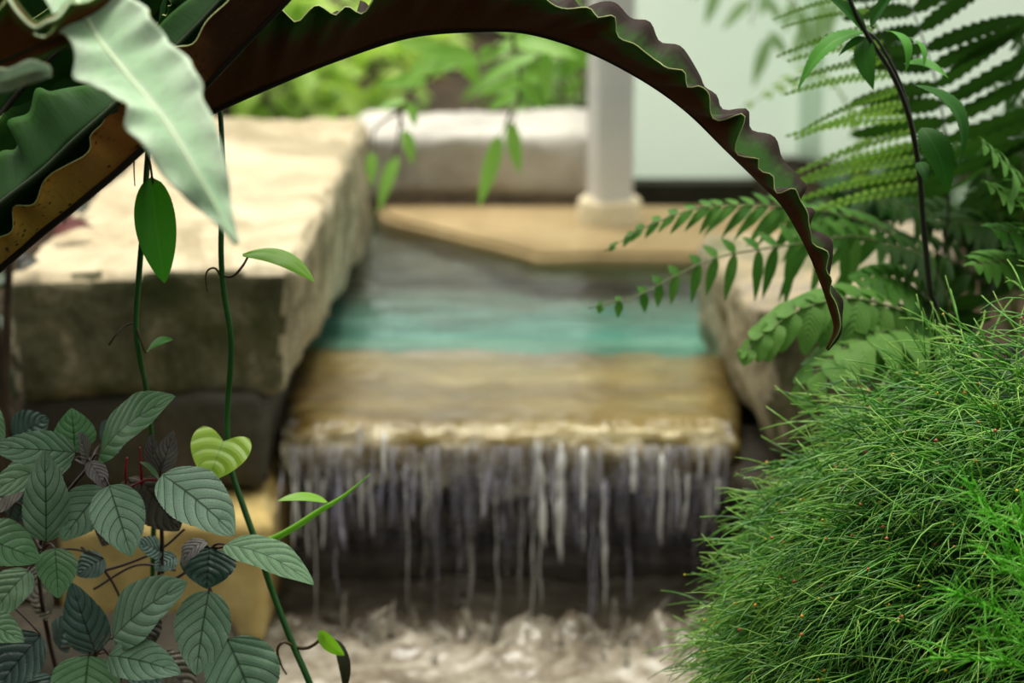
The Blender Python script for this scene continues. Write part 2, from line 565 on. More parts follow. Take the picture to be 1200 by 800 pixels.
def strapmat(name, base, edge, e0, e1, spots=None, rough=0.5, transl=0.12, streak=True, spec=0.4, mid=None, along=None):
    """bird's nest fern surface: base colour, another colour towards the margins, streaks running outward"""
    k = NT(name)
    tc = k.n('ShaderNodeTexCoord')
    uv, ob = tc.outputs['UV'], tc.outputs['Object']
    sep = k.n('ShaderNodeSeparateXYZ', Vector=uv)
    a = k.math('ABSOLUTE', k.math('MULTIPLY', k.math('SUBTRACT', sep.outputs[1], 0.5), 2.0))
    cv = k.n('ShaderNodeCombineXYZ'); k.put(cv.inputs[0], k.math('MULTIPLY', sep.outputs[0], 90.0)); k.put(cv.inputs[1], k.math('MULTIPLY', sep.outputs[1], 3.0))
    st = k.noise(cv.outputs[0], 1.6, 4, 0.6)
    ln = k.noise(ob, 16, 4, 0.6)
    ff = k.math('ADD', a, k.math('MULTIPLY', k.math('SUBTRACT', k.math('ADD', st, ln), 1.0), 0.8))
    col = k.mix(k.smooth(ff, e0, e1), lin(base), lin(edge))
    col = k.mix(k.math('MULTIPLY', k.smooth(st, 0.45, 0.75), 0.35), col, lin(tuple(x * 0.55 for x in base)))
    if along:
        for lo, hi, cc in along:
            col = k.mix(k.smooth(k.math('ADD', sep.outputs[0], k.math('MULTIPLY', k.math('SUBTRACT', ln, 0.5), 0.18)), lo, hi), col, lin(cc))
    if mid: col = k.mix(k.smooth(a, 0.0, 0.16), lin(mid), col)
    if spots:
        v = k.n('ShaderNodeTexVoronoi', Scale=130.0); k.put(v.inputs['Vector'], ob)
        sp2 = k.math('MULTIPLY', k.math('SUBTRACT', 1.0, k.smooth(v.outputs['Distance'], 0.12, 0.3)), k.smooth(k.noise(ob, 26, 4), 0.40, 0.55))
        col = k.mix(sp2, col, lin(spots))
        col = k.mix(k.smooth(k.noise(ob, 17, 5, 0.65, 1.0), 0.56, 0.72), col, lin(spots))
    bp = k.n('ShaderNodeBump', Strength=0.12, Distance=0.003, Height=st)
    p = k.n('ShaderNodeBsdfPrincipled', Roughness=rough); k.put(p.inputs['Base Color'], col); k.put(p.inputs['Normal'], bp.outputs[0])
    p.inputs['Specular IOR Level'].default_value = spec
    tr = k.n('ShaderNodeBsdfTranslucent'); k.put(tr.inputs[0], col)
    return k.done(k.n('ShaderNodeMixShader', Fac=transl, i1=p.outputs[0], i2=tr.outputs[0]).outputs[0])


M['arch_under'] = strapmat('maroon frond underside', (84, 46, 22), (52, 96, 30), 0.48, 0.95, rough=0.7, spec=0.12)
M['arch_upper'] = strapmat('green frond face with greyed margin', (48, 84, 30), (50, 36, 34), 0.30, 0.90, rough=0.6, spec=0.08)
M['tan_under'] = strapmat('tan spore-covered frond underside', (176, 138, 56), (190, 140, 52), 0.5, 0.9, spots=(74, 44, 18), rough=0.7, spec=0.2, along=[(0.42, 0.58, (150, 92, 38)), (0.68, 0.80, (62, 32, 16))])
M['orange_under'] = strapmat('rust frond underside', (66, 34, 14), (150, 92, 34), 0.55, 1.0, spots=(44, 24, 10), rough=0.65, spec=0.2)
M['dark_upper'] = strapmat('dark glossy frond face', (24, 58, 14), (40, 80, 22), 0.6, 1.0, rough=0.6, spec=0.12, mid=(24, 46, 18))
M['pale_upper'] = strapmat('pale shiny frond face', (196, 236, 190), (220, 242, 212), 0.3, 1.0, rough=0.42, transl=0.4, mid=(232, 246, 222), spec=0.35)
M['rim'] = plain('pale leaf margin', (168, 172, 110), 0.5, (140, 150, 90))
M['rib_dark'] = plain('dark midrib', (24, 20, 14), 0.6, (34, 30, 20), spec=0.2)
M['rib_green'] = plain('green midrib', (38, 52, 28), 0.6, (28, 40, 20), spec=0.2)
M['rib_pale'] = plain('pale midrib', (206, 228, 186), 0.4, (190, 216, 168), transl=0.2)

M['waffle'] = leafmat('grey green quilted leaf', (114, 152, 120), (150, 182, 156), vein=(34, 70, 42), rough=0.42, transl=0.10, bump=0.38, net=420, spec=0.55)
M['waffle_dark'] = leafmat('dark quilted leaf', (62, 98, 84), (94, 124, 116), vein=(22, 44, 36), rough=0.34, transl=0.06, bump=0.6, net=300, spec=0.6)
M['waffle_purple'] = leafmat('young purple leaf', (112, 104, 106), (140, 134, 132), vein=(52, 46, 52), rough=0.5, transl=0.08, bump=0.5, net=320)
M['waffle_brown'] = leafmat('brown purple leaf', (70, 66, 54), (92, 84, 68), vein=(38, 30, 26), rough=0.5, transl=0.08, bump=0.5, net=320)
M['waffle_green'] = leafmat('greener quilted leaf', (98, 148, 96), (130, 170, 126), vein=(40, 82, 40), rough=0.42, transl=0.14, bump=0.38, net=420)
M['wstem'] = plain('dark red plant stem', (66, 34, 30), 0.5, (46, 30, 24))
M['rustleaf'] = plain('dry red leaf', (96, 34, 26), 0.7, (70, 30, 22))
M['wred'] = plain('crimson young shoot', (170, 22, 40), 0.5, (130, 20, 34))
M['vstem'] = plain('green vine stem', (30, 84, 30), 0.4, (44, 100, 38))
M['vtendril'] = plain('brown vine tendril', (84, 66, 34), 0.6, (66, 48, 26))
M['vleaf_dark'] = leafmat('dark vine leaf', (56, 138, 24), (68, 150, 34), vein=(80, 154, 48), lateral=False, rough=0.4, transl=0.4, bump=0.15, scale=18)
M['vleaf_bright'] = leafmat('bright vine leaf', (128, 192, 32), (146, 206, 48), vein=(150, 210, 64), lateral=False, rough=0.4, transl=0.4, bump=0.15, scale=14)
M['vleaf_yellow'] = leafmat('yellow green vine leaf', (158, 196, 48), (136, 178, 56), vein=(124, 168, 44), nvein=4.0, rough=0.45, transl=0.3, bump=0.3, scale=14)
M['vbrown'] = leafmat('withered dark vine leaf', (48, 52, 22), (32, 34, 18), vein=(40, 40, 20), lateral=False, rough=0.5, transl=0.2)
M['lance'] = leafmat('bright narrow leaf', (120, 176, 56), (148, 198, 84), vein=(160, 206, 100), lateral=False, rough=0.5, transl=0.45, scale=10)
M['lance_pale'] = leafmat('pale narrow leaf', (150, 186, 122), (170, 200, 146), vein=(170, 200, 140), lateral=False, rough=0.5, transl=0.45, scale=10)
M['bush_lime'] = leafmat('lime bush leaf', (164, 204, 70), (204, 226, 116), vein=(160, 190, 90), lateral=False, rough=0.5, transl=0.45, scale=6)
M['bush_mid'] = leafmat('mid green bush leaf', (120, 168, 62), (160, 196, 96), vein=(110, 150, 70), lateral=False, rough=0.5, transl=0.35, scale=6)
M['bush_dark'] = leafmat('dark bush leaf', (24, 66, 18), (40, 92, 26), vein=(40, 80, 34), lateral=False, rough=0.45, transl=0.3, scale=6)
M['bush_black'] = leafmat('deep green leaf', (16, 44, 16), (26, 60, 22), vein=(30, 60, 26), lateral=False, rough=0.45, transl=0.15, scale=6)
M['fern'] = leafmat('fern leaflet', (62, 114, 38), (88, 136, 54), vein=(94, 142, 62), lateral=False, rough=0.5, transl=0.4, scale=14, spec=0.15)
M['fern_light'] = leafmat('light fern leaflet', (100, 140, 44), (122, 158, 64), vein=(116, 164, 74), lateral=False, rough=0.5, transl=0.45, scale=14, spec=0.15)
M['fern_deep'] = leafmat('deep fern leaflet', (32, 62, 14), (46, 82, 22), vein=(50, 90, 36), lateral=False, rough=0.5, transl=0.35, scale=14, spec=0.15)
M['fern_broad'] = leafmat('broad fern leaflet', (84, 132, 52), (110, 154, 72), vein=(92, 138, 60), nvein=9.0, rough=0.5, transl=0.35, scale=12, bump=0.3, spec=0.2)
M['rachis'] = plain('fern rachis', (96, 118, 52), 0.5, (84, 92, 44))
M['rachis_dark'] = plain('dark rachis', (40, 34, 24), 0.5, (30, 28, 18))
M['tstem'] = plain('black brown slender stem', (34, 26, 22), 0.5, (24, 20, 16))
M['tleaf'] = leafmat('toothed leaf', (74, 142, 44), (96, 164, 62), vein=(110, 170, 70), lateral=False, rough=0.5, transl=0.4, scale=12, spec=0.2)
M['tleaf_dark'] = leafmat('deep toothed leaf', (38, 88, 22), (54, 106, 32), vein=(60, 110, 50), lateral=False, rough=0.5, transl=0.35, scale=12, spec=0.12)
M['bark'] = plain('brown woody stem', (78, 62, 44), 0.8, (58, 46, 32))

k = NT('needle stem')
uv = k.n('ShaderNodeSeparateXYZ', Vector=k.n('ShaderNodeTexCoord').outputs['UV'])
c = k.ramp(uv.outputs[1], [(0.0, L((46, 104, 36))), (0.35, L((78, 150, 50))), (0.7, L((116, 182, 68))), (1.0, L((170, 214, 100)))])
c = k.mix(k.smooth(uv.outputs[0], 0.75, 1.0), c, L((158, 206, 92)))
p = k.n('ShaderNodeBsdfPrincipled', Roughness=0.4); k.put(p.inputs['Base Color'], c)
tr = k.n('ShaderNodeBsdfTranslucent'); k.put(tr.inputs[0], c)
M['needle'] = k.done(k.n('ShaderNodeMixShader', Fac=0.25, i1=p.outputs[0], i2=tr.outputs[0]).outputs[0])
M['needle_bright'] = plain('bright feathery needle', (98, 190, 34), 0.45, (124, 212, 60), 12, 0.05, transl=0.35)
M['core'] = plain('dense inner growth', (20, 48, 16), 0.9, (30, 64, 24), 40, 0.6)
M['bead'] = plain('yellow seed bead', (214, 190, 40), 0.5, (206, 140, 40), 20)
M['rustbead'] = plain('rust seed bead', (190, 96, 48), 0.5, (160, 80, 60), 20)

# ------------------------------------------------------------------ the setting
ZS, ZL, ZW = 0.508, 0.285, 0.02           # slab top, lip water, lower water


def quad_box(x0, x1, y0, y1, z0, z1):
    vs = [V((x, y, z)) for z in (z0, z1) for x, y in ((x0, y0), (x1, y0), (x1, y1), (x0, y1))]
    return vs, [(0, 3, 2, 1), (4, 5, 6, 7), (0, 1, 5, 4), (1, 2, 6, 5), (2, 3, 7, 6), (3, 0, 4, 7)], None


def struct(name, me, mat, smooth=False):
    o = link(name, me, mat, smooth=smooth, base=(0, 0, 0))
    o['kind'] = 'structure'
    return o


def terrain(x0, x1, y0, y1, n, m, h):
    vs, fs = [], []
    for j in range(m + 1):
        for i in range(n + 1):
            x = x0 + (x1 - x0) * i / n; y = y0 + (y1 - y0) * j / m
            vs.append(V((x, y, h(x, y))))
    for j in range(m):
        for i in range(n):
            q = j * (n + 1) + i
            fs.append((q, q + 1, q + n + 2, q + n + 1))
    return vs, fs, None


def sst(x, a, b):
    t = min(max((x - a) / (b - a), 0), 1)
    return t * t * (3 - 2 * t)


def gh(x, y):
    h = -0.06
    left = sst(-x, 0.62, 0.72) * 0.42 * sst(y, 2.35, 2.6)
    left = max(left, sst(-x, 0.42, 0.55) * 0.12 * sst(y, 1.3, 1.7))
    right = sst(x, 0.36, 0.5) * (0.30 * sst(y, 1.75, 2.1) + 0.1 * sst(y, 1.2, 1.6))
    back = 0.30 * sst(y, 4.3, 4.5)
    return max(h, h + left, h + right, h + back) + 0.012 * fr((x * 6, y * 6, 0), 3)


struct('ground', terrain(-4, 4, 0.9, 9.5, 110, 120, gh), M['soil'], True)

# frosted panel wall, its base board and seam
wx0 = P(716, 100, 4.2).x
struct('wall_back', quad_box(wx0, 3.2, 4.24, 4.25, 0.27, 2.4), M['panel'])
struct('trim_1', quad_box(wx0, 3.2, 4.18, 4.235, 0.14, P(800, 215, 4.18).z), M['board'])
sx = P(955, 60, 4.2).x
struct('trim_2', quad_box(sx - 0.022, sx + 0.022, 4.215, 4.238, 0.3, 2.4), M['panel'])

# ------------------------------------------------------------------ stones
tfl, tfr = PZ(6, 322, ZS), PZ(346, 312, ZS)
tbr, tbl = PZ(430, 146, ZS), PZ(206, 134, ZS)
tbr = PZ(432, 140, ZS - 0.01)
c8 = slabcorners(tfl, tfr, tbr, tbl, 0.172)
c8[1] += V((-0.02, 0, 0)); c8[2] += V((0.0, 0, -0.06)); c8[1] += V((0, 0, 0))
o = link('stone_slab', rock(c8, 0.0125, 0.012, 0.008, 8, 1, 0.012, True), None, mats=[M['slab'], M['shadeside'], M['sidelit']], base=(tfl + tbr) / 2 - V((0, 0, 0.165)))
tag(o, 'long thick pale sandstone slab edging the pool, its flat top sunlit', 'stone')

# courses under the slab
z0 = ZS - 0.165
d = 2.63
a, b = P(20, 478, d), P(308, 478, d)
c8 = [V((a.x, d, 0.21)), V((b.x, d, 0.21)), V((b.x, d + 0.9, 0.21)), V((a.x, d + 0.9, 0.21)), V((a.x, d, z0)), V((b.x, d, z0)), V((b.x + 0.03, d + 0.9, z0)), V((a.x, d + 0.9, z0))]
o = link('stone_block', rock(c8, 0.014, 0.012, 0.006, 9, 2, 0.01), M['grey'], base=(a.x, d, 0.21))
tag(o, 'dark grey stone block directly beneath the long sunlit slab', 'stone')
d = 2.53
a, b = P(60, 566, d), P(311, 572, d)
zt = 0.205
c8 = [V((a.x, d, 0.03)), V((b.x - 0.008, d, 0.03)), V((b.x, d + 0.7, 0.03)), V((a.x, d + 0.7, 0.03)), V((a.x, d, zt)), V((b.x, d, zt)), V((b.x, d + 0.7, zt)), V((a.x, d + 0.7, zt))]
o = link('stone_block', rock(c8, 0.012, 0.014, 0.007, 10, 3, 0.012), M['yellow'], base=(a.x, d, 0.03))
tag(o, 'yellow sandstone block behind the grey-green quilted leaves', 'stone')
d = 2.33
a, b = P(-60, 640, d), P(262, 690, d)
c8 = [V((a.x, d, -0.07)), V((b.x + 0.01, d, -0.07)), V((b.x + 0.01, d + 0.19, -0.07)), V((a.x, d + 0.19, -0.07)), V((a.x, d, 0.09)), V((b.x, d, 0.075)), V((b.x - 0.01, d + 0.19, 0.09)), V((a.x, d + 0.19, 0.11))]
o = link('stone_block', rock(c8, 0.012, 0.02, 0.008, 9, 4, 0.012), M['brown'], base=(a.x, d, -0.07))
tag(o, 'rough brown-grey stone low down below the yellow block', 'stone')

# ochre lip stone the water runs over
ZLS = ZL - 0.012
lfl, lfr = P(326, 478, 2.685), P(868, 488, 2.685)
lfl.z = lfr.z = ZLS
lbl, lbr = PZ(336, 400, ZLS), PZ(866, 412, ZLS)
lfl.x -= 0.004
c8 = slabcorners(lfl, lfr, lbr, lbl, 0.075)
o = link('lip_stone', rock(c8, 0.011, 0.036, 0.007, 10, 5, 0.012), M['lip'], base=(lfl + lbr) / 2 - V((0, 0, 0.075)))
tag(o, 'wide flat wet ochre stone whose front edge the water spills over', 'stone')

# three courses of the weir behind the falling water
zz = [(-0.06, 0.058), (0.076, 0.124), (0.142, ZLS - 0.088)]
labs = ['bottom dark wet stone course behind the waterfall, washed by foam', 'middle dark wet stone course behind the falling water', 'top dark wet stone course right under the ochre lip']
for i, (za, zb) in enumerate(zz):
    x0 = lfl.x - 0.01; x1 = lfr.x + 0.03
    dd = 2.80 + 0.012 * (i % 2)
    c8 = [V((x0, dd, za)), V((x1, dd, za)), V((x1, dd + 0.25, za)), V((x0, dd + 0.25, za)), V((x0, dd, zb)), V((x1, dd, zb)), V((x1, dd + 0.25, zb)), V((x0, dd + 0.25, zb))]
    o = link('weir_stone', rock(c8, 0.013, 0.014, 0.009, 10, 10 + i, 0.012), M['weir'], base=(x0, dd, za))
    tag(o, labs[i], 'stone')

# right-hand rock and the stones under it
ftl, ftr = P(872, 352, 2.72), P(1080, 372, 2.66)
zt = ftl.z
btl = PZ(834, 300, zt); btr = btl + V((0.42, 0.02, 0.0))
c8 = [V((P(908, 498, 2.72).x, 2.72, ZL - 0.06)), V((ftr.x, 2.66, ZL - 0.06)), V((btr.x, btr.y + 0.3, ZL - 0.06)), V((btl.x + 0.01, btl.y + 0.3, ZL - 0.06)),
      ftl, ftr, btr + V((0, 0.3, -0.02)), btl + V((-0.0, 0.28, -0.03))]
o = link('rock', rock(c8, 0.013, 0.02, 0.01, 8, 21, 0.014, True), None, mats=[M['rrock'], M['shadeside'], M['sidelit']], base=c8[0])  # shade and side light of this rock are put into its face colours
tag(o, 'grey rock with a beige top at the pool edge under the fern fronds', 'stone')
a = P(852, 492, 2.64)
c8 = [V((a.x + 0.03, 2.64, 0.03)), V((a.x + 0.3, 2.62, 0.03)), V((a.x + 0.3, 2.9, 0.03)), V((a.x + 0.03, 2.9, 0.03)), V((a.x + 0.01, 2.64, ZL - 0.065)), V((a.x + 0.3, 2.62, ZL - 0.065)), V((a.x + 0.3, 2.9, ZL - 0.065)), V((a.x + 0.01, 2.9, ZL - 0.065))]
o = link('stone_block', rock(c8, 0.013, 0.02, 0.008, 9, 22, 0.012), M['brown'], base=c8[0])
tag(o, 'brown wet stone beneath the grey rock, partly behind the needle plant', 'stone')

# pool: lining, buff ledge, far block
x0, x1 = lbl.x - 0.06, lbr.x + 0.12
struct('floor', quad_box(x0, x1, 3.0, 3.70, 0.10, 0.225), M['poolbed'])
o = link('stone_block', rock([V((x0, 3.60, 0.12)), V((x1, 3.66, 0.12)), V((x1, 4.05, 0.12)), V((x0, 4.05, 0.12)), V((x0, 3.62, 0.255)), V((x1, 3.68, 0.25)), V((x1, 4.05, 0.262)), V((x0, 4.05, 0.262))], 0.02, 0.02, 0.008, 9, 33, 0.01), M['silt'], base=(0, 3.5, 0.12))
tag(o, 'dark silty stone under water at the deep end of the teal pool', 'stone')
pe = terrain(x0, x1, lbl.y - 0.01, 4.02, 60, 70, lambda x, y: ZL - 0.004 + 0.0035 * fr((x * 9, y * 16, 0), 2) * sst(y, 3.02, 3.2))
o = link('pool_water', pe, M['pool'], base=(0, 3.4, ZL))
tag(o, 'calm teal pool water behind the ochre lip', 'water', kind='stuff')

zt = ZL + 0.018
top = [PZ(452, 252, zt), PZ(560, 281, zt), PZ(632, 298, zt), PZ(1010, 298, zt), PZ(1060, 240, zt), PZ(440, 240, zt)]
bm = bmesh.new()
tv = [bm.verts.new(v) for v in top]
bv = [bm.verts.new(v + V((0, 0, -0.05))) for v in top]
bm.faces.new(tv)
bm.faces.new(list(reversed(bv)))
for i in range(6):
    j = (i + 1) % 6
    bm.faces.new((tv[j], tv[i], bv[i], bv[j]))
bmesh.ops.recalc_face_normals(bm, faces=bm.faces)
bmesh.ops.bevel(bm, geom=[e for e in bm.edges if e.verts[0] in tv and e.verts[1] in tv], offset=0.008, segments=3, affect='EDGES')
bmesh.ops.triangulate(bm, faces=[f for f in bm.faces if len(f.verts) > 4])
bmesh.ops.subdivide_edges(bm, edges=bm.edges[:], cuts=5, use_grid_fill=True)
for v in bm.verts: v.co += V((0, 0, 1)) * 0.004 * fr(v.co * 6, 8)
bm.verts.index_update()
me = ([v.co.copy() for v in bm.verts], [tuple(v.index for v in f.verts) for f in bm.faces], None)
bm.free()
o = link('ledge_stone', me, M['ledge'], base=top[2] - V((0, 0, 0.05)))
tag(o, 'low buff stone ledge at the far side of the pool carrying the post', 'stone')

a, b = P(412, 240, 3.97), P(706, 240, 3.97)
zf = P(500, 160, 3.97).z
c8 = [V((a.x, 3.97, 0.312)), V((b.x, 3.99, 0.312)), V((b.x, 4.26, 0.312)), V((a.x, 4.26, 0.312)), V((a.x, 3.97, zf)), V((b.x, 3.99, zf)), V((b.x, 4.26, zf)), V((a.x, 4.26, zf))]
o = link('stone_block', rock(c8, 0.014, 0.014, 0.008, 8, 31, 0.012), M['farstone'], base=c8[0])
tag(o, 'grey squared stone block at the far end of the pool beside the post', 'stone')

# post
pb = PZ(714, 258, zt)
t = thing('post', 'slim pale metal post standing on a cream footing at the pool ledge', 'post', pb)


def prism(cx, cy, r, z0, z1, sides=4, rot=0.0, bev=0.2):
    pts = []
    for i in range(sides):
        for s in (-bev, bev):
            an = rot + 2 * math.pi * (i + 0.5) / sides + s * math.pi / sides
            pts.append((cx + r * math.cos(an), cy + r * math.sin(an)))
    n = len(pts)
    vs = [V((x, y, z)) for z in (z0, z1) for x, y in pts]
    fs = [tuple(range(n - 1, -1, -1)), tuple(range(n, 2 * n))] + [(i, (i + 1) % n, n + (i + 1) % n, n + i) for i in range(n)]
    return vs, fs, None


link('shaft', prism(pb.x, pb.y, px2m(27, 3.9), pb.z + 0.02, 2.3, 4, math.radians(20), 0.18), M['post'], t, smooth=False)


def lathe(cx, cy, prof, sides=28):
    vs, fs = [], []
    for r, z in prof:
        for i in range(sides):
            an = 2 * math.pi * i / sides
            vs.append(V((cx + r * math.cos(an), cy + r * math.sin(an), z)))
    for k_ in range(len(prof) - 1):
        for i in range(sides):
            j = (i + 1) % sides
            fs.append((k_ * sides + i, k_ * sides + j, (k_ + 1) * sides + j, (k_ + 1) * sides + i))
    fs.append(tuple(range((len(prof) - 1) * sides, len(prof) * sides)))
    return vs, fs, None


R = px2m(36, 3.9)
link('footing', lathe(pb.x, pb.y, [(R * 1.05, pb.z - 0.01), (R * 1.05, pb.z + 0.008), (R, pb.z + 0.014), (R, pb.z + 0.036), (R * 0.92, pb.z + 0.042), (R * 0.6, pb.z + 0.044)]), M['foot'], t)

# ------------------------------------------------------------------ falling water
fw = thing('waterfall', 'sheet of clear water falling in thin strands from the ochre lip', 'waterfall', V((0, 2.66, ZW)))
rnd = random.Random(3)
LX0, LX1 = lfl.x + 0.008, lfr.x - 0.008
# film over the lip, curling down over its edge
nx, ny = 150, 46
vs, fs, us = [], [], []
for j in range(ny + 1):
    s = j / ny
    for i in range(nx + 1):
        q = i / nx
        x = LX0 + (LX1 - LX0) * q
        rag = 0.030 + 0.020 * (0.5 + fr((x * 40, 0.5, 0), 3)) + 0.012 * fr((x * 130, 1, 0), 4)
        yb = 3.09; yf = 2.715 + 0.012 * fr((x * 14, 2, 0), 16)
        if s < 0.6:
            y = yb - (yb - yf) * (s / 0.6); z = ZL + 0.003
            z += 0.002 * fr((x * 9, y * 22, 0), 6) * (0.3 + s)
        else:
            w = (s - 0.6) / 0.4
            an = min(w / 0.6, 1) * math.pi / 2
            y = yf - 0.05 * math.sin(an) - 0.004 * w
            z = ZL + 0.003 - 0.046 * (1 - math.cos(an)) - max(0, w - 0.6) / 0.4 * max(rag, 0.008)
            am = min(1, w * 3)
            y -= am * (0.014 * fr((x * 30, z * 10, 0), 8) + 0.004 * fr((x * 110, z * 10, 2), 9))
            z += am * 0.013 * fr((x * 34, y * 14, 3), 7) * (1 if w < 0.6 else 0.3)
        vs.append(V((x, y, z))); us.append((q, s))
for j in range(ny):
    for i in range(nx):
        q = j * (nx + 1) + i
        fs.append((q, q + nx + 1, q + nx + 2, q + 1))
link('water_film', (vs, fs, us), M['film'], fw)
# thin wavering curtain
nx, ny = 170, 26
vs, fs, us = [], [], []
for j in range(ny + 1):
    s = j / ny
    for i in range(nx + 1):
        x = LX0 + 0.01 + (LX1 - LX0 - 0.02) * i / nx
        z = ZL - 0.02 - s * (ZL - 0.03)
        y = 2.66 - 0.028 * math.sqrt(s) + 0.006 * fr((x * 60, z * 4, 0), 12) + 0.004 * fr((x * 150, z * 6, 1), 13)
        vs.append(V((x + 0.002 * fr((x * 30, z * 8, 4), 14), y, z))); us.append((i / nx, s))
for j in range(ny):
    for i in range(nx):
        q = j * (nx + 1) + i
        fs.append((q, q + nx + 1, q + nx + 2, q + 1))
link('water_curtain', (vs, fs, us), M['curtain'], fw)


def stream(x, zt, zb, r, seed, lean=0.0):
    n = 22
    pts, rad = [], []
    for i in range(n + 1):
        s = i / n
        z = zt + (zb - zt) * s
        f = max(0.0, ZL - z) / ZL
        y = 2.655 - 0.045 * math.sqrt(f) - 0.006
        pts.append(V((x + lean * s + 0.0035 * noise.noise(V((z * 22, seed, 0))), y + 0.003 * noise.noise(V((z * 26, seed, 5))), z)))
        rr = r * (0.62 + 0.75 * abs(noise.noise(V((z * 34, seed * 1.7, 9)))) * 1.6) * min(1, s * 9 + 0.25) * min(1, (1 - s) * 5 + 0.08)
        rad.append(max(rr, 0.0003))
    return tube(pts, rad, n, 7, 0.7, even=False)


# strong white strands (x in photo pixels): start, end, width
for x_, w_, ytop, ybot, ln in ((629, 4.2, 512, 640, 0.012), (634, 3.6, 512, 610, -0.012), (657, 4.6, 516, 660, 0.0), (741, 4.6, 520, 580, 0.002), (774, 4.0, 528, 640, 0.002),
                               (820, 4.2, 520, 570, 0.0), (822, 3.4, 540, 640, 0.002), (590, 3.6, 514, 560, 0.0), (422, 4.0, 500, 540, 0.0), (450, 3.6, 505, 560, 0.002), (553, 3.4, 506, 720, -0.002), (683, 3.4, 520, 600, 0.0), (706, 3.2, 560, 710, 0.004)):
    a, b = P(x_, ytop, 2.65), P(x_, ybot, 2.62)
    link('water_strand', stream(a.x, a.z, b.z, px2m(w_, 2.65), x_ * 0.37, ln), M['white'], fw)
for i in range(84):
    x_ = 334 + 514 * (i + rnd.uniform(-0.9, 0.9)) / 84
    zt_ = ZL - rnd.uniform(0.03, 0.06)
    long = rnd.random() < 0.22
    zb_ = rnd.uniform(0.01, 0.08) if long else zt_ - rnd.uniform(0.03, 0.11)
    w_ = rnd.uniform(0.7, 1.9) if long else rnd.uniform(0.8, 3.2)
    wh = rnd.random() > 0.62
    link('water_strand', stream(P(x_, 520, 2.65).x, zt_, zb_, px2m(w_ * (0.7 if wh else 1.0), 2.65), i * 1.9, rnd.uniform(-0.008, 0.008)), M['white'] if wh else M['stream'], fw)


# foam
def fz(x, y):
    near = math.exp(-((y - 2.60) / 0.07) ** 2)
    h = ZW + 0.009 * fr((x * 10, y * 10, 0), 20) + 0.003 * fr((x * 40, y * 40, 0), 21)
    h += near * max(0, 0.006 + 0.04 * fr((x * 18, y * 10, 2), 22))
    return h


spray = []
for i in range(150):
    x_ = P(rnd.uniform(345, 840), 740, 2.6).x
    y_ = 2.60 + rnd.gauss(0, 0.035)
    hh = abs(rnd.gauss(0, 0.022)) + 0.006
    lx = rnd.gauss(0, 0.012)
    b0 = V((x_, y_, ZW - 0.004))
    spray.append(tube([b0, b0 + V((lx * 0.5, -0.004, hh * 0.7)), b0 + V((lx, -0.01, hh))], [rnd.uniform(0.003, 0.007), rnd.uniform(0.002, 0.005), 0.0005], 7, 6))
o_ = link('spray', join(*spray), M['spray'], fw)
o_['kind'] = 'stuff'
fx0, fx1 = P(296, 740, 2.6).x, P(905, 740, 2.6).x
o = link('splash_foam', terrain(fx0, fx1, 1.9, 2.80, 120, 150, fz), M['foam'], base=(0, 2.5, ZW))
tag(o, 'churning beige and white foam at the foot of the waterfall', 'foam', kind='stuff')

# ------------------------------------------------------------------ bird's nest fern
bn = thing('birds_nest_fern', "large bird's nest fern with long wavy strap fronds arching over the stream", 'fern', P(-210, 560, 1.72))
crown = P(-190, 500, 1.72)
link('rootstock', rock([crown + V(q) for q in ((-.08, -.08, -.42), (.08, -.08, -.42), (.08, .08, -.42), (-.08, .08, -.42), (-.05, -.05, 0.02), (.05, -.05, 0.02), (.05, .05, 0.02), (-.05, .05, 0.02))], 0.02, 0.03, 0.01, 12, 40), M['soil'], bn)


def frond(mid, le, ri, under, upper, rib, ribr=(0.004, 0.003, 0.0012), n=130, m=9, label=None, **kw):
    o = link('frond', blade(mid, le, ri, n, m, **kw), under, bn)
    thicken(o, 0.0011, upper, rim=M['rim'])
    if label: o['label'] = label
    r_ = link('midrib', tube(mid, list(ribr), n, 8), rib, o)
    return o


# the arching frond
mid = PP([(-150, 440, 1.76), (-40, 350, 1.79), (60, 258, 1.81), (160, 178, 1.82), (247, 132, 1.82), (330, 95, 1.82), (400, 67, 1.82), (480, 42, 1.82), (560, 35, 1.815), (620, 38, 1.81), (690, 60, 1.80),
          (755, 94, 1.79), (805, 130, 1.785), (850, 174, 1.78), (885, 208, 1.775), (915, 238, 1.77), (935, 270, 1.77), (950, 300, 1.765), (962, 330, 1.765), (972, 360, 1.765), (978, 385, 1.765), (969, 409, 1.765)])
le = PP([(-160, 430, 1.74), (-60, 340, 1.75), (40, 232, 1.76), (140, 140, 1.77), (230, 70, 1.77), (320, 18, 1.765), (350, 20, 1.765), (383, 8, 1.765), (410, 14, 1.765), (480, -26, 1.765), (560, -30, 1.765), (630, -6, 1.765), (690, 14, 1.76), (714, 17, 1.755),
         (724, 38, 1.755), (746, 48, 1.755), (764, 74, 1.755), (786, 74, 1.75), (806, 97, 1.75), (824, 98, 1.75), (830, 124, 1.75), (846, 138, 1.75), (867, 137, 1.745), (867, 164, 1.745), (876, 187, 1.745), (895, 192, 1.745), (903, 214, 1.745),
         (914, 224, 1.74), (934, 217, 1.74), (936, 238, 1.75), (946, 258, 1.75), (957, 270, 1.75), (955, 286, 1.755), (970, 300, 1.755), (972, 322, 1.755), (977, 350, 1.76), (986, 372, 1.76), (985, 388, 1.76), (970, 410, 1.765)])
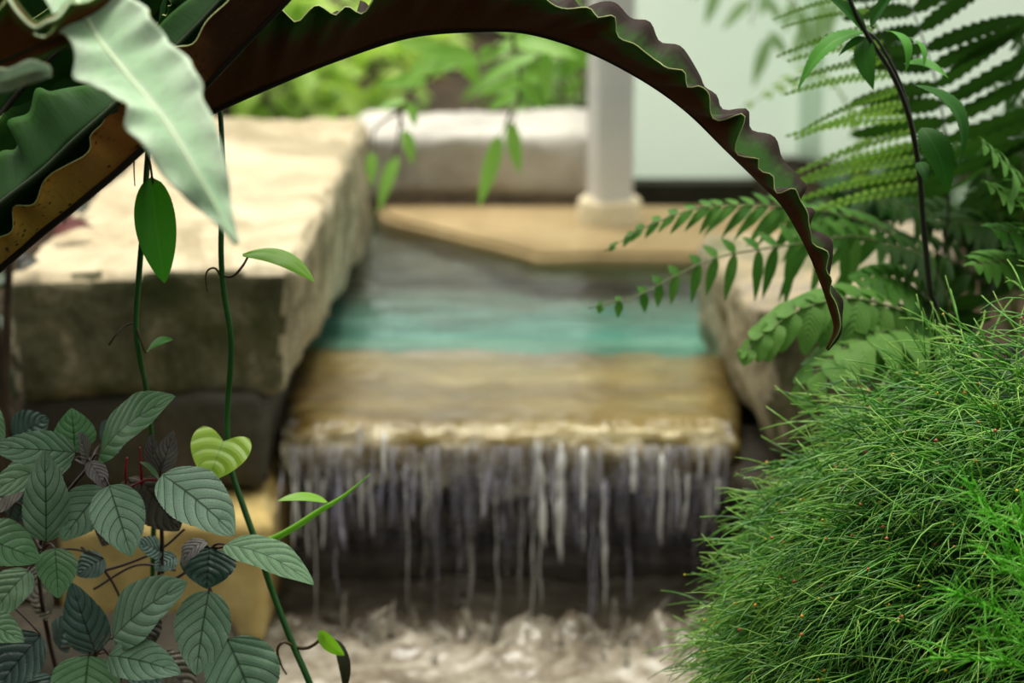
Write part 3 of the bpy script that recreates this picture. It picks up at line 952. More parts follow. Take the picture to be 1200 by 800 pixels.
ri = PP([(-160, 420, 1.78), (-60, 330, 1.84), (40, 222, 1.87), (140, 130, 1.88), (230, 64, 1.88), (320, 22, 1.88), (350, 26, 1.88), (410, 16, 1.88), (480, -24, 1.87), (560, -30, 1.87), (640, -6, 1.86), (696, 6, 1.85), (725, 4, 1.85),
         (750, 24, 1.845), (780, 46, 1.84), (800, 64, 1.84), (824, 86, 1.84), (832, 112, 1.835), (866, 130, 1.83), (894, 154, 1.83), (918, 184, 1.82), (938, 200, 1.815), (940, 224, 1.81),
         (946, 246, 1.80), (960, 268, 1.795), (968, 286, 1.79), (972, 302, 1.785), (977, 330, 1.78), (984, 352, 1.78), (990, 372, 1.775), (986, 390, 1.77), (971, 411, 1.766)])
frond(mid, le, ri, M['arch_under'], M['arch_upper'], M['rib_dark'], (0.0035, 0.003, 0.0026, 0.0022, 0.0014, 0.0008), n=260, m=8, ruf=0.0052, per=0.034, sag=0.03, seed=1,
      label='long maroon-backed frond arching over the stream to a twisted tip')
# tan, spore-backed frond
mid = PP([(-170, 450, 1.70), (-60, 362, 1.70), (0, 312, 1.70), (50, 270, 1.70), (105, 226, 1.70), (170, 170, 1.70), (237, 103, 1.70), (290, 48, 1.70), (337, 0, 1.70), (400, -70, 1.70)])
le = PP([(-180, 430, 1.69), (-80, 340, 1.68), (0, 282, 1.67), (20, 244, 1.665), (50, 224, 1.66), (66, 200, 1.66), (100, 172, 1.66), (104, 150, 1.66), (140, 122, 1.66), (190, 80, 1.66), (220, 46, 1.66), (262, 12, 1.66), (300, -40, 1.67), (380, -100, 1.69)])
ri = PP([(-172, 436, 1.72), (-70, 340, 1.75), (-10, 280, 1.76), (50, 230, 1.765), (150, 150, 1.77), (230, 80, 1.77), (280, 20, 1.77), (390, -90, 1.74)])
frond(mid, le, ri, M['tan_under'], M['dark_upper'], M['rib_dark'], (0.005, 0.0045, 0.004, 0.003, 0.002), n=150, m=8, ruf=0.004, per=0.05, seed=2,
      label='tan and rust spotted frond underside with a black midrib')
# dark green frond, face up
mid = PP([(-150, 370, 1.66), (-50, 284, 1.66), (0, 240, 1.66), (50, 201, 1.66), (90, 163, 1.66), (133, 125, 1.66), (190, 72, 1.67), (250, 10, 1.68), (300, -50, 1.7)])
le = PP([(-150, 330, 1.69), (-60, 230, 1.70), (-20, 196, 1.70), (4, 178, 1.70), (18, 176, 1.70), (20, 160, 1.70), (11, 142, 1.70), (34, 132, 1.70), (42, 104, 1.70), (62, 108, 1.70), (84, 102, 1.70), (124, 98, 1.70), (160, 60, 1.70), (210, 10, 1.70), (290, -60, 1.70)])
ri = PP([(-140, 390, 1.68), (-40, 320, 1.69), (10, 272, 1.69), (54, 240, 1.69), (78, 205, 1.69), (108, 176, 1.69), (150, 142, 1.69), (200, 95, 1.69), (260, 24, 1.69), (304, -46, 1.7)])
frond(mid, le, ri, M['dark_upper'], M['arch_under'], M['rib_green'], (0.0034, 0.003, 0.0026, 0.0016), n=140, m=8, ruf=0.003, per=0.04, seed=3,
      label='dark green frond with a wavy edge')
# pale frond arching towards the viewer: midrib, left margin, right margin
ROWS = [((-160, 440), (-170, 440), (-150, 430), 1.70), ((-90, 150), (-130, 160), (-50, 140), 1.60), ((-10, -70), (-60, -50), (30, -100), 1.52), ((60, -50), (20, -30), (90, -70), 1.49), ((92, 5), (62, 16), (128, -12), 1.450),
        ((113, 43), (70, 38), (160, 0), 1.425), ((126, 60), (88, 62), (178, 20), 1.410), ((140, 77), (86, 94), (196, 46), 1.398), ((152, 92), (108, 100), (206, 56), 1.387), ((166, 108), (124, 110), (224, 72), 1.375), ((180, 125), (147, 123), (234, 92), 1.363),
        ((192, 140), (147, 148), (240, 116), 1.352), ((204, 158), (164, 166), (250, 142), 1.341), ((217, 180), (180, 190), (261, 172), 1.330), ((232, 206), (205, 222), (267, 205), 1.320), ((248, 234), (230, 243), (270, 236), 1.312), ((262, 260), (252, 262), (274, 262), 1.306), ((277, 286), (276, 286), (278, 286), 1.300)]
mid = [P(*r_[0], r_[3]) for r_ in ROWS]
le = [P(*r_[1], r_[3] - 0.0018 * (-1) ** i) for i, r_ in enumerate(ROWS)]
ri = [P(*r_[2], r_[3] + 0.006 - 0.0018 * (-1) ** i) for i, r_ in enumerate(ROWS)]
frond(mid, ri, le, M['pale_upper'], M['arch_under'], M['rib_pale'], (0.003, 0.003, 0.0024, 0.001), n=220, m=9, ruf=0.0022, per=0.03, seed=4,
      label='pale shiny frond curving down in front, close to the camera')
# a small pale frond below it and a brown-backed one beside it
mid = PP([(-160, 400, 1.58), (-100, 220, 1.48), (-40, 110, 1.42), (10, 92, 1.40), (40, 82, 1.40), (60, 82, 1.40)])
le = PP([(-165, 400, 1.58), (-110, 230, 1.48), (-44, 124, 1.42), (10, 106, 1.41), (40, 96, 1.41), (61, 90, 1.40)])
ri = PP([(-155, 392, 1.58), (-90, 205, 1.48), (-30, 92, 1.41), (10, 80, 1.40), (34, 70, 1.40), (58, 76, 1.40)])
frond(mid, ri, le, M['pale_upper'], M['arch_under'], M['rib_pale'], (0.003, 0.002, 0.001), n=70, m=6, ruf=0.003, per=0.04, seed=5, label='short pale frond tip')
mid = PP([(-170, 420, 1.60), (-120, 220, 1.52), (-40, 100, 1.46), (20, 64, 1.44), (70, 42, 1.44), (130, 10, 1.45), (180, -40, 1.48)])
le = PP([(-175, 420, 1.59), (-130, 240, 1.51), (-50, 112, 1.45), (20, 82, 1.44), (74, 58, 1.44), (140, 24, 1.45), (182, -38, 1.48)])
ri = PP([(-165, 410, 1.59), (-110, 190, 1.50), (-40, 50, 1.43), (0, 4, 1.42), (22, 14, 1.415), (44, 36, 1.415), (66, 26, 1.42), (84, 8, 1.42), (176, -52, 1.46)])
frond(mid, ri, le, M['arch_under'], M['pale_upper'], M['rib_green'], (0.004, 0.003, 0.001), n=90, m=8, ruf=0.005, per=0.045, seed=6, label='brown-backed frond with a pale rolled edge')
rows = [((4, -30), 9, 1.44), ((10, -4), 8, 1.42), ((22, 16), 9, 1.41), ((40, 32), 7, 1.405), ((54, 26), 8, 1.405), ((68, 20), 9, 1.41), ((82, 2), 8, 1.42), ((100, -24), 6, 1.43)]
mid = [P(*r_[0], r_[2]) for r_ in rows]
le = [P(r_[0][0] + 3, r_[0][1] - r_[1], r_[2] + 0.006) for r_ in rows]
ri = [P(r_[0][0] - 3, r_[0][1] + r_[1], r_[2] + 0.004) for r_ in rows]
frond(mid, ri, le, M['pale_upper'], M['arch_under'], M['rib_pale'], (0.001, 0.001), n=70, m=5, ruf=0.002, per=0.03, seed=7, label='pale rolled margin of a frond')
# fronds deeper inside the rosette
for i, (ang, dd, h) in enumerate(((0, 1.90, 0), (40, 1.96, 40), (-50, 1.93, 90), (90, 2.0, 70), (-110, 1.98, 120), (150, 1.92, 20))):
    mid = PP([(-180, 460, 1.74), (-80 + ang * .3, 260 - h * .4, dd - .06), (20 + ang * .5, 110 - h * .3, dd), (130 + ang * .6, 10 - h * .2, dd), (240 + ang * .6, -60, dd - .03)])
    le = PP([(-190, 440, 1.74), (-120 + ang * .3, 240 - h * .4, dd - .08), (-20 + ang * .5, 80 - h * .3, dd), (100 + ang * .6, -24 - h * .2, dd), (238 + ang * .6, -62, dd - .03)])
    ri = PP([(-170, 470, 1.74), (-50 + ang * .3, 280 - h * .4, dd - .05), (50 + ang * .5, 138 - h * .3, dd + .02), (160 + ang * .6, 34 - h * .2, dd), (242 + ang * .6, -58, dd - .03)])
    frond(mid, le, ri, M['dark_upper'], M['arch_under'], M['rib_dark'], n=80, m=6, ruf=0.006, per=0.05, seed=10 + i)
mid = PP([(150, 70, 1.86), (196, 34, 1.82), (214, 12, 1.80), (206, -12, 1.80), (180, -30, 1.82)])
le = PP([(140, 62, 1.86), (184, 26, 1.82), (198, 8, 1.80), (196, -4, 1.80), (178, -32, 1.82)])
ri = PP([(160, 78, 1.86), (210, 44, 1.80), (234, 16, 1.78), (222, -20, 1.78), (182, -28, 1.82)])
frond(mid, le, ri, M['dark_upper'], M['arch_under'], M['rib_green'], (0.003, 0.002, 0.001), n=50, m=6, ruf=0.006, per=0.03, seed=18, label='small curled dark frond tip')

# ------------------------------------------------------------------ vines
v1 = thing('climbing_vine', 'dark green vine hanging straight before the big slab with one large dark drooping leaf', 'vine', P(176, 900, 1.93))
link('stem', tube(PP([(196, -30, 1.92), (182, 90, 1.90), (173, 185, 1.86), (169, 250, 1.85), (163, 320, 1.85), (159, 380, 1.85), (164, 420, 1.85), (172, 462, 1.87), (180, 560, 1.90), (178, 740, 1.92), (176, 900, 1.93)]), [px2m(3.4, 1.86)] * 4, 90, 8), M['vstem'], v1)
lf = leafmesh(P(178, 214, 1.85), P(193, 332, 1.83), px2m(50, 1.85), roll=0.25, bend=0.06, fold=0.22, heart=0.06, nu=20, nv=8, curl=0.1)
o = link('leaf', lf, M['vleaf_dark'], v1); o['label'] = 'large dark drooping leaf'
link('petiole', tube(PP([(172, 176, 1.86), (176, 192, 1.855), (178, 206, 1.85), (180, 216, 1.85)]), [0.0012, 0.0011], 10, 6), M['vtendril'], v1)
link('leaf', leafmesh(P(172, 412, 1.85), P(203, 398, 1.83), px2m(21, 1.85), roll=-0.2, fold=0.2, nu=10), M['vleaf_dark'], v1)
link('petiole', tube(PP([(159, 382, 1.85), (164, 396, 1.845), (170, 412, 1.845), (173, 412, 1.85)]), [0.0012, 0.001], 10, 6), M['vtendril'], v1)
link('tendril', tube(PP([(158, 378, 1.85), (146, 382, 1.85), (136, 392, 1.84), (128, 404, 1.84)]), [0.0009, 0.0007, 0.0012], 12, 5), M['vtendril'], v1)
link('tendril', tube(PP([(158, 176, 1.86), (157, 196, 1.85), (158, 218, 1.85)]), [0.0009, 0.0005], 8, 5), M['vtendril'], v1)

v2 = thing('climbing_vine', 'green vine trailing past the slab corner with a yellow-green heart leaf', 'vine', P(400, 900, 1.80))
link('stem', tube(PP([(236, -30, 1.92), (250, 70, 1.90), (258, 130, 1.87), (261, 210, 1.86), (259, 290, 1.85), (262, 340, 1.85), (270, 390, 1.85), (270, 430, 1.85), (266, 490, 1.85), (270, 545, 1.84), (284, 590, 1.83), (300, 635, 1.82), (318, 690, 1.82), (342, 752, 1.81), (366, 808, 1.80), (400, 900, 1.80)]),
                [px2m(2.6, 1.85), px2m(3.2, 1.85), px2m(3.6, 1.85), px2m(3.8, 1.85), px2m(4.4, 1.85)], 120, 8), M['vstem'], v2)
link('petiole', tube(PP([(259, 322, 1.85), (272, 324, 1.845), (284, 312, 1.84), (292, 298, 1.835)]), [0.0014, 0.001], 14, 6), M['vtendril'], v2)
o = link('leaf', leafmesh(P(288, 299, 1.835), P(369, 331, 1.80), px2m(36, 1.85), n=V((0.25, -0.35, 0.9)), roll=0.0, bend=0.16, fold=0.25, curl=0.3, nu=20, nv=8, heart=0.05), M['vleaf_bright'], v2)
o['label'] = 'bright green leaf held out flat'
link('tendril', tube(PP([(258, 322, 1.85), (252, 314, 1.84), (244, 316, 1.84), (241, 325, 1.84), (243, 342, 1.84)]), [0.0013, 0.0009, 0.0005], 16, 5), M['vtendril'], v2)
o = link('leaf', leafmesh(P(262, 517, 1.825), P(244, 564, 1.79), px2m(76, 1.82), n=(CAM - P(255, 535, 1.8)).normalized() + V((0.1, 0, 0.3)), roll=0.15, bend=0.05, fold=0.16, heart=0.20, nu=24, nv=16, prof=lambda t: (((t + 0.10) / 1.10) ** 0.36) * (max(1 - t, 0) ** 0.8) / 0.56), M['vleaf_yellow'], v2)
o['label'] = 'yellow-green heart-shaped leaf'
link('shoot', tube(PP([(300, 636, 1.82), (322, 630, 1.815), (348, 616, 1.81), (372, 600, 1.81), (400, 583, 1.81), (420, 567, 1.81), (434, 555, 1.81)]), [px2m(3.8, 1.82), px2m(4, 1.82), px2m(4, 1.82), px2m(3.2, 1.82), px2m(1.8, 1.82), px2m(0.4, 1.82)], 40, 9), M['vleaf_bright'], v2)
link('leaf', leafmesh(P(384, 588, 1.81), P(325, 587, 1.79), px2m(20, 1.82), n=V((0, -0.3, 1)), roll=0.0, bend=0.10, fold=0.3, nu=14, curl=0.2), M['vleaf_bright'], v2)
link('tendril', tube(PP([(346, 758, 1.81), (360, 759, 1.805), (372, 752, 1.80), (380, 742, 1.80)]), [0.0022, 0.0016, 0.0014], 14, 6), M['vtendril'], v2)
link('tendril', tube(PP([(344, 757, 1.81), (332, 752, 1.80), (325, 762, 1.80), (330, 780, 1.80), (336, 790, 1.80)]), [0.0018, 0.0014, 0.0008], 14, 6), M['vtendril'], v2)
link('leaf', leafmesh(P(374, 738, 1.80), P(404, 768, 1.80), px2m(20, 1.82), roll=0.9, bend=0.1, fold=0.3, nu=12), M['vleaf_bright'], v2)
o = link('leaf', leafmesh(P(392, 748, 1.81), P(403, 812, 1.80), px2m(19, 1.82), roll=-0.5, bend=0.12, fold=0.4, nu=12), M['vbrown'], v2)
o['label'] = 'withered dark leaf'

# ------------------------------------------------------------------ quilted-leaf plant
wp = thing('quilted_leaf_plant', 'bushy plant with deeply veined grey-green toothed leaves before the yellow stone', 'plant', P(110, 930, 1.95))
NODES = {'top': (104, 548, 1.80), 'mid': (186, 585, 1.80), 'lft': (50, 646, 1.80), 'rgt': (240, 652, 1.78), 'ctr': (190, 672, 1.82), 'low': (112, 766, 1.78), 'far': (-20, 690, 1.82), 'rlow': (262, 720, 1.78)}
ROOT = (110, 930, 1.95)


def stemline(*pts, r=(0.0018, 0.0014), mat='wstem', name='stem'):
    link(name, tube(PP(pts), list(r), 24, 6), M[mat], wp)


stemline(ROOT, (60, 760, 1.9), (46, 650, 1.82), (70, 590, 1.81), NODES['top'], r=(0.003, 0.002))
stemline(ROOT, (150, 760, 1.9), (182, 690, 1.85), (190, 640, 1.82), NODES['mid'], r=(0.003, 0.002))
stemline((182, 690, 1.85), (215, 672, 1.83), NODES['rgt'])
stemline(NODES['rgt'], (246, 690, 1.78), NODES['rlow'])
stemline(ROOT, (112, 820, 1.86), NODES['low'], r=(0.003, 0.002))
stemline(ROOT, (20, 800, 1.9), (-20, 690, 1.84), r=(0.003, 0.002))
stemline((108, 672, 1.86), (150, 660, 1.85), (190, 642, 1.84), (216, 620, 1.83), r=(0.0016, 0.0012))
stemline((110, 690, 1.87), (160, 662, 1.86), (206, 668, 1.85), r=(0.0014, 0.0012))
stemline((95, 640, 1.86), (128, 676, 1.86), (150, 720, 1.86), r=(0.0014, 0.0012))
stemline((-10, 600, 1.86), (14, 588, 1.86), (32, 597, 1.86), r=(0.0016, 0.0014))
stemline((240, 640, 1.78), (252, 642, 1.77), (268, 640, 1.76), r=(0.0013, 0.0010))
stemline((148, 566, 1.79), (147, 552, 1.78), (149, 536, 1.78), r=(0.0016, 0.0010), mat='wred', name='shoot')
stemline((166, 568, 1.79), (165, 548, 1.78), (164, 524, 1.78), r=(0.0016, 0.0008), mat='wred', name='shoot')
stemline((150, 572, 1.79), (172, 562, 1.78), (192, 564, 1.77), r=(0.0011, 0.0010), mat='wred', name='shoot')
#        base            tip            width d_base d_tip  mat          node   roll  bend
WL = [((117, 533), (207, 465), 74, 1.77, 1.74, 'waffle_green', 'top', -0.25, 0.08),
      ((88, 530), (-14, 524), 42, 1.77, 1.73, 'waffle', 'top', -0.55, 0.14),
      ((84, 538), (-18, 580), 54, 1.79, 1.77, 'waffle_green', 'top', 0.2, 0.05),
      ((87, 530), (83, 478), 48, 1.80, 1.80, 'waffle_green', 'top', 0.2, 0.10),
      ((101, 540), (91, 506), 23, 1.77, 1.75, 'waffle_purple', 'top', 0.3, 0.05),
      ((104, 540), (123, 572), 28, 1.76, 1.75, 'waffle_purple', 'top', -0.4, 0.05),
      ((54, 634), (52, 526), 52, 1.75, 1.73, 'waffle', 'lft', 0.15, 0.05),
      ((122, 572), (72, 634), 56, 1.77, 1.74, 'waffle', 'top', 0.1, 0.05),
      ((128, 569), (154, 652), 60, 1.74, 1.70, 'waffle', 'top', 0.1, 0.07),
      ((190, 556), (275, 627), 74, 1.74, 1.71, 'waffle', 'mid', -0.1, 0.06),
      ((166, 562), (210, 622), 58, 1.80, 1.79, 'waffle_brown', 'mid', 0.3, 0.05),
      ((-30, 628), (47, 657), 60, 1.76, 1.72, 'waffle_green', 'far', 0.2, 0.06),
      ((64, 642), (68, 701), 46, 1.76, 1.73, 'waffle_green', 'lft', -0.1, 0.10),
      ((34, 668), (-14, 728), 54, 1.79, 1.76, 'waffle_green', 'lft', 0.3, 0.05),
      ((-30, 724), (29, 752), 40, 1.76, 1.73, 'waffle_green', 'far', 0.1, 0.05),
      ((48, 744), (-6, 812), 62, 1.77, 1.75, 'waffle_dark', 'far', 0.1, 0.05),
      ((112, 764), (83, 682), 50, 1.76, 1.74, 'waffle_dark', 'low', -0.35, 0.08),
      ((132, 748), (220, 682), 76, 1.76, 1.74, 'waffle', 'low', -0.05, 0.07),
      ((128, 768), (213, 789), 52, 1.74, 1.70, 'waffle', 'low', 0.2, 0.08),
      ((104, 768), (98, 842), 78, 1.75, 1.72, 'waffle_green', 'low', 0.1, 0.08),
      ((245, 692), (230, 791), 64, 1.75, 1.72, 'waffle', 'rgt', 0.1, 0.05),
      ((266, 748), (306, 845), 86, 1.76, 1.74, 'waffle', 'rlow', 0.0, 0.05),
      ((264, 638), (368, 686), 54, 1.75, 1.71, 'waffle_green', 'rgt', -0.3, 0.10),
      ((246, 642), (242, 690), 62, 1.77, 1.75, 'waffle_dark', 'rgt', 0.0, 0.12),
      ((242, 634), (214, 664), 30, 1.76, 1.75, 'waffle_purple', 'rgt', 0.5, 0.2),
      ((190, 648), (158, 636), 30, 1.82, 1.81, 'waffle_dark', 'ctr', 0.1, 0.08),
      ((207, 652), (181, 668), 28, 1.83, 1.82, 'waffle_dark', 'ctr', 0.1, 0.08),
      ((122, 654), (90, 674), 36, 1.83, 1.82, 'waffle_dark', 'lft', 0.0, 0.06),
      ((188, 552), (203, 504), 26, 1.79, 1.77, 'waffle_purple', 'mid', 0.7, 0.06),
      ((184, 552), (178, 508), 22, 1.79, 1.78, 'waffle_purple', 'mid', -0.6, 0.06),
      ((187, 562), (164, 541), 18, 1.78, 1.77, 'waffle_green', 'mid', 0.6, 0.06),
      ((16, 512), (58, 490), 44, 1.90, 1.90, 'waffle_dark', 'top', 0.4, 0.06),
      ((-20, 470), (4, 522), 26, 1.84, 1.82, 'waffle_green', 'far', 0.2, 0.06),
      ((110, 745), (96, 690), 30, 1.80, 1.79, 'waffle_purple', 'low', -0.9, 0.06),
      ((-20, 780), (22, 806), 40, 1.79, 1.76, 'waffle_dark', 'far', 0.1, 0.05),
      ((140, 590), (120, 640), 44, 1.84, 1.83, 'waffle_brown', 'top', 0.3, 0.05),
      ((30, 560), (-10, 600), 46, 1.86, 1.86, 'waffle_brown', 'far', 0.3, 0.05),
      ((150, 770), (190, 800), 44, 1.85, 1.84, 'waffle_dark', 'low', 0.2, 0.05),
      ((60, 720), (30, 690), 40, 1.88, 1.87, 'waffle_brown', 'far', 0.3, 0.05),
      ((70, 760), (84, 720), 40, 1.89, 1.88, 'waffle_dark', 'low', -0.3, 0.05),
      ((20, 610), (34, 570), 42, 1.88, 1.87, 'waffle_dark', 'lft', 0.4, 0.05),
      ((120, 520), (150, 500), 40, 1.88, 1.87, 'waffle_dark', 'top', 0.4, 0.05),
      ((160, 720), (176, 760), 46, 1.86, 1.85, 'waffle_brown', 'low', 0.2, 0.05),
      ((20, 680), (60, 690), 40, 1.87, 1.86, 'waffle_brown', 'far', 0.2, 0.05),
      ((60, 790), (50, 830), 50, 1.86, 1.85, 'waffle_dark', 'low', 0.2, 0.05),
      ((180, 770), (230, 815), 50, 1.86, 1.85, 'waffle_brown', 'low', 0.2, 0.05),
      ((150, 560), (168, 600), 40, 1.86, 1.85, 'waffle_brown', 'mid', 0.2, 0.05)]
for i, (b_, t_, w_, d0, d1, mt, nd, roll, bend) in enumerate(WL):
    B_, T_ = P(*b_, d0), P(*t_, d1)
    o = link('leaf', leafmesh(B_, T_, px2m(w_ * 1.1, (d0 + d1) / 2), roll=roll, bend=bend, fold=0.10, nu=44, nv=14, serr=0.05, nserr=22, quilt=0.010, nvein=6.5, wav=0.02, seed=i), M[mt], wp)
    if mt == 'waffle_purple': o['label'] = 'young purplish leaf'
    if mt == 'waffle_brown': o['label'] = 'brownish shaded leaf'
    n_ = V(P(*NODES[nd]))
    md_ = (n_ + B_) / 2 + V((0, 0.004, 0.004))
    link('petiole', tube([n_, md_, B_, B_.lerp(T_, 0.04)], [0.0013, 0.0011, 0.0009], 10, 6), M['wstem'], wp)

# ------------------------------------------------------------------ needle plant
gp = thing('needle_plant', 'dense mound of fine arching green needle stems beside the waterfall', 'plant', V((P(1150, 760, 1.78).x, 1.80, 0.05)))
GC = P(1184, 810, 1.84)
GR = V((px2m(330, 1.8), 0.25, px2m(530, 1.8)))
rg = random.Random(11)


def surf(th, ph):
    """mound surface: th around, ph from the top down"""
    dv = V((math.sin(ph) * math.cos(th), math.sin(ph) * math.sin(th), math.cos(ph)))
    lum = 1 + 0.10 * fr(dv * 2.0, 50, 3)
    p_ = V((dv.x * GR.x, dv.y * GR.y, dv.z * GR.z)) * lum
    # the mound leans: lower towards the water
    p_.z *= 0.89 + 0.29 * dv.x
    n_ = V((dv.x / GR.x, dv.y / GR.y, dv.z / GR.z)).normalized()
    return GC + p_, n_


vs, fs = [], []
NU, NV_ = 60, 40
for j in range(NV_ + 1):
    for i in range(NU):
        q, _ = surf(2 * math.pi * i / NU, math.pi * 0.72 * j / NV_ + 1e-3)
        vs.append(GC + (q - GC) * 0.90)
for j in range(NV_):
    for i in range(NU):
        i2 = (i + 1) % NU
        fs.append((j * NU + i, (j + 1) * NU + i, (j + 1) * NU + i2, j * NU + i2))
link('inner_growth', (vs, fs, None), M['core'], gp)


def needle(p0, n0, ln, r, rr, fork=True, grav=1.0):
    d0 = (n0 * rr.uniform(0.25, 0.8) + V((-0.75 + 0.55 * rr.gauss(0, 1), -0.25 + 0.5 * rr.gauss(0, 1), 0.25 + 0.42 * rr.gauss(0, 1)))).normalized()
    seg = 6
    pts = [p0]
    dv = d0
    side = V((rr.gauss(0, 1), rr.gauss(0, 1), rr.gauss(0, 1))) * 0.10
    for s in range(seg):
        pts.append(pts[-1] + dv * (ln / seg))
        dv = (dv + V((0, 0, -0.20 * grav)) + side).normalized()
    v_ = rr.random()
    m_ = tube(pts, [r, r * 0.9, r * 0.45], seg, 3, even=False, vrand=v_)
    if fork:
        k0 = rr.randint(2, 4)
        a_ = (pts[k0 + 1] - pts[k0]).normalized()
        sd = a_.cross(V((rr.gauss(0, 1), rr.gauss(0, 1), rr.gauss(0, 1)))).normalized()
        q = [pts[k0]]
        dv = (a_ + sd * 0.55).normalized()
        for s in range(3):
            q.append(q[-1] + dv * (ln / seg * 0.9))
            dv = (dv + V((0, 0, -0.12 * grav)) + a_ * 0.15).normalized()
        m2 = tube(q, [r * 0.85, r * 0.4], 3, 3, even=False, vrand=v_)
        m_ = join(m_, m2)
    return m_, pts


allv, allf, allu = [], [], []
tips = []


def addm(m_):
    b = len(allv)
    allv.extend(m_[0]); allf.extend([tuple(i + b for i in f) for f in m_[1]]); allu.extend(m_[2])


cnt = 0
while cnt < 6800:
    th = rg.uniform(math.pi * 0.72, math.pi * 2.02); ph = math.acos(1 - rg.random() * 1.55)
    p_, n_ = surf(th, ph)
    if p_.x > 0.56: continue
    p_ = GC + (p_ - GC) * rg.uniform(0.86, 0.99)
    m_, pts = needle(p_, n_, rg.uniform(0.04, 0.10), rg.uniform(0.00075, 0.00122), rg, fork=rg.random() < 0.6)
    addm(m_)
    if rg.random() < 0.10: tips.append((pts[rg.randint(2, 6)]))
    cnt += 1
o = link('fine_growth', (allv, allf, allu), M['needle'], gp)
o['kind'] = 'stuff'
# the stems that stand clear of the mound
for i in range(100):
    th = rg.uniform(math.pi * 0.8, math.pi * 1.3) if i < 62 else rg.uniform(math.pi * 0.75, math.pi * 2.0)
    ph = rg.uniform(0.5, 1.75) if i < 62 else rg.uniform(0.1, 0.8)
    p_, n_ = surf(th, ph)
    p_ = GC + (p_ - GC) * 0.97
    m_, pts = needle(p_, n_ * 1.6, rg.uniform(0.06, 0.11), rg.uniform(0.0007, 0.0011), rg, grav=0.8)
    link('needle_stem', m_, M['needle'], gp)


def ball(c, r):
    vs = [c + V(q) * r for q in ((1, 0, 0), (-1, 0, 0), (0, 1, 0), (0, -1, 0), (0, 0, 1), (0, 0, -1))]
    return vs, [(0, 2, 4), (2, 1, 4), (1, 3, 4), (3, 0, 4), (2, 0, 5), (1, 2, 5), (3, 1, 5), (0, 3, 5)], [(0, 0)] * 6


o = link('seed_beads', join(*[ball(q, rg.uniform(0.0012, 0.0022)) for q in tips[::2]]), M['bead'], gp); o['kind'] = 'stuff'
o = link('rust_beads', join(*[ball(q, rg.uniform(0.0012, 0.0024)) for q in tips[1::2]]), M['rustbead'], gp); o['kind'] = 'stuff'
# bright feathery sprigs, closer
fp = thing('feathery_plant', 'bright green feathery needle sprigs in front of the needle mound, close and blurred', 'plant', P(1260, 900, 1.55))
for i, (bx, by, tx, ty, dd) in enumerate(((1250, 760, 1130, 560, 1.52), (1260, 780, 1190, 590, 1.5), (1250, 760, 1150, 640, 1.48), (1270, 800, 1110, 690, 1.5), (1280, 780, 1215, 610, 1.5), (1280, 820, 1090, 770, 1.5), (1270, 820, 1150, 740, 1.48), (1270, 800, 1200, 690, 1.46))):
    b_, t_ = P(bx, by, dd + 0.06), P(tx, ty, dd)
    pts = resample([P(1260, 900, 1.55), b_, b_.lerp(t_, 0.5) + V((0, 0, 0.012)), t_], 40)
    ms = []
    for j in range(90):
        s = int(10 + 30 * rg.random())
        q = pts[s]; a_ = (pts[min(s + 1, 40)] - pts[s - 1]).normalized()
        dv = (a_ * 0.9 + V((rg.gauss(0, 1), rg.gauss(0, 1), rg.gauss(0, 1))) * 0.55).normalized()
        ln = rg.uniform(0.018, 0.036)
        ms.append(tube([q, q + dv * ln * 0.5 + V((0, 0, 0.001)), q + dv * ln], [0.0007, 0.0006, 0.0003], 4, 3))
    o = link('sprig', join(tube(pts, [0.0012, 0.0008], 40, 5, even=False), *ms), M['needle_bright'], fp)


# ------------------------------------------------------------------ ferns
def pinna(base, axis, nrm, ln, wd, prof=lance, serr=0.12, nserr=10, droop=0.15, nu=12, nv=4, lobes=False, seed=0, fold=0.12):
    nu = 44 if serr > 0.25 else nu
    nserr = 11 if serr > 0.25 else nserr
    return leafmesh(base, base + axis.normalized() * ln, wd, n=nrm, bend=0.05, fold=fold, prof=prof, nu=nu, nv=nv, serr=serr, nserr=nserr, droop=droop, seed=seed, wav=0.02)


def compound(base, axis, nrm, ln, wd, nl=12, droop=0.12, lw=0.42):
    """a pinna that is itself cut into leaflets"""
    ax = axis.normalized()
    nn = (nrm - ax * nrm.dot(ax)).normalized()
    sd = ax.cross(nn)
    ms = [tube([base, base + ax * ln * 0.5 - V((0, 0, droop * ln * 0.25)), base + ax * ln - V((0, 0, droop * ln))], [ln * 0.010, ln * 0.005], 8, 4)]
    for i in range(nl):
        t = (i + 0.6) / nl
        q = base + ax * ln * t - V((0, 0, droop * ln * t * t))
        w = wd * 0.5 * (min(1, t * 4 + 0.5)) * (1 - t) ** 0.55 + 0.001
        for s in (-1, 1):
            dv = (sd * s + ax * 0.35).normalized()
            ms.append(leafmesh(q, q + dv * w, ln / nl * lw * 2.0, n=nn, bend=0.04, fold=0.0, nu=4, nv=2, droop=0.1))
    return join(*ms)


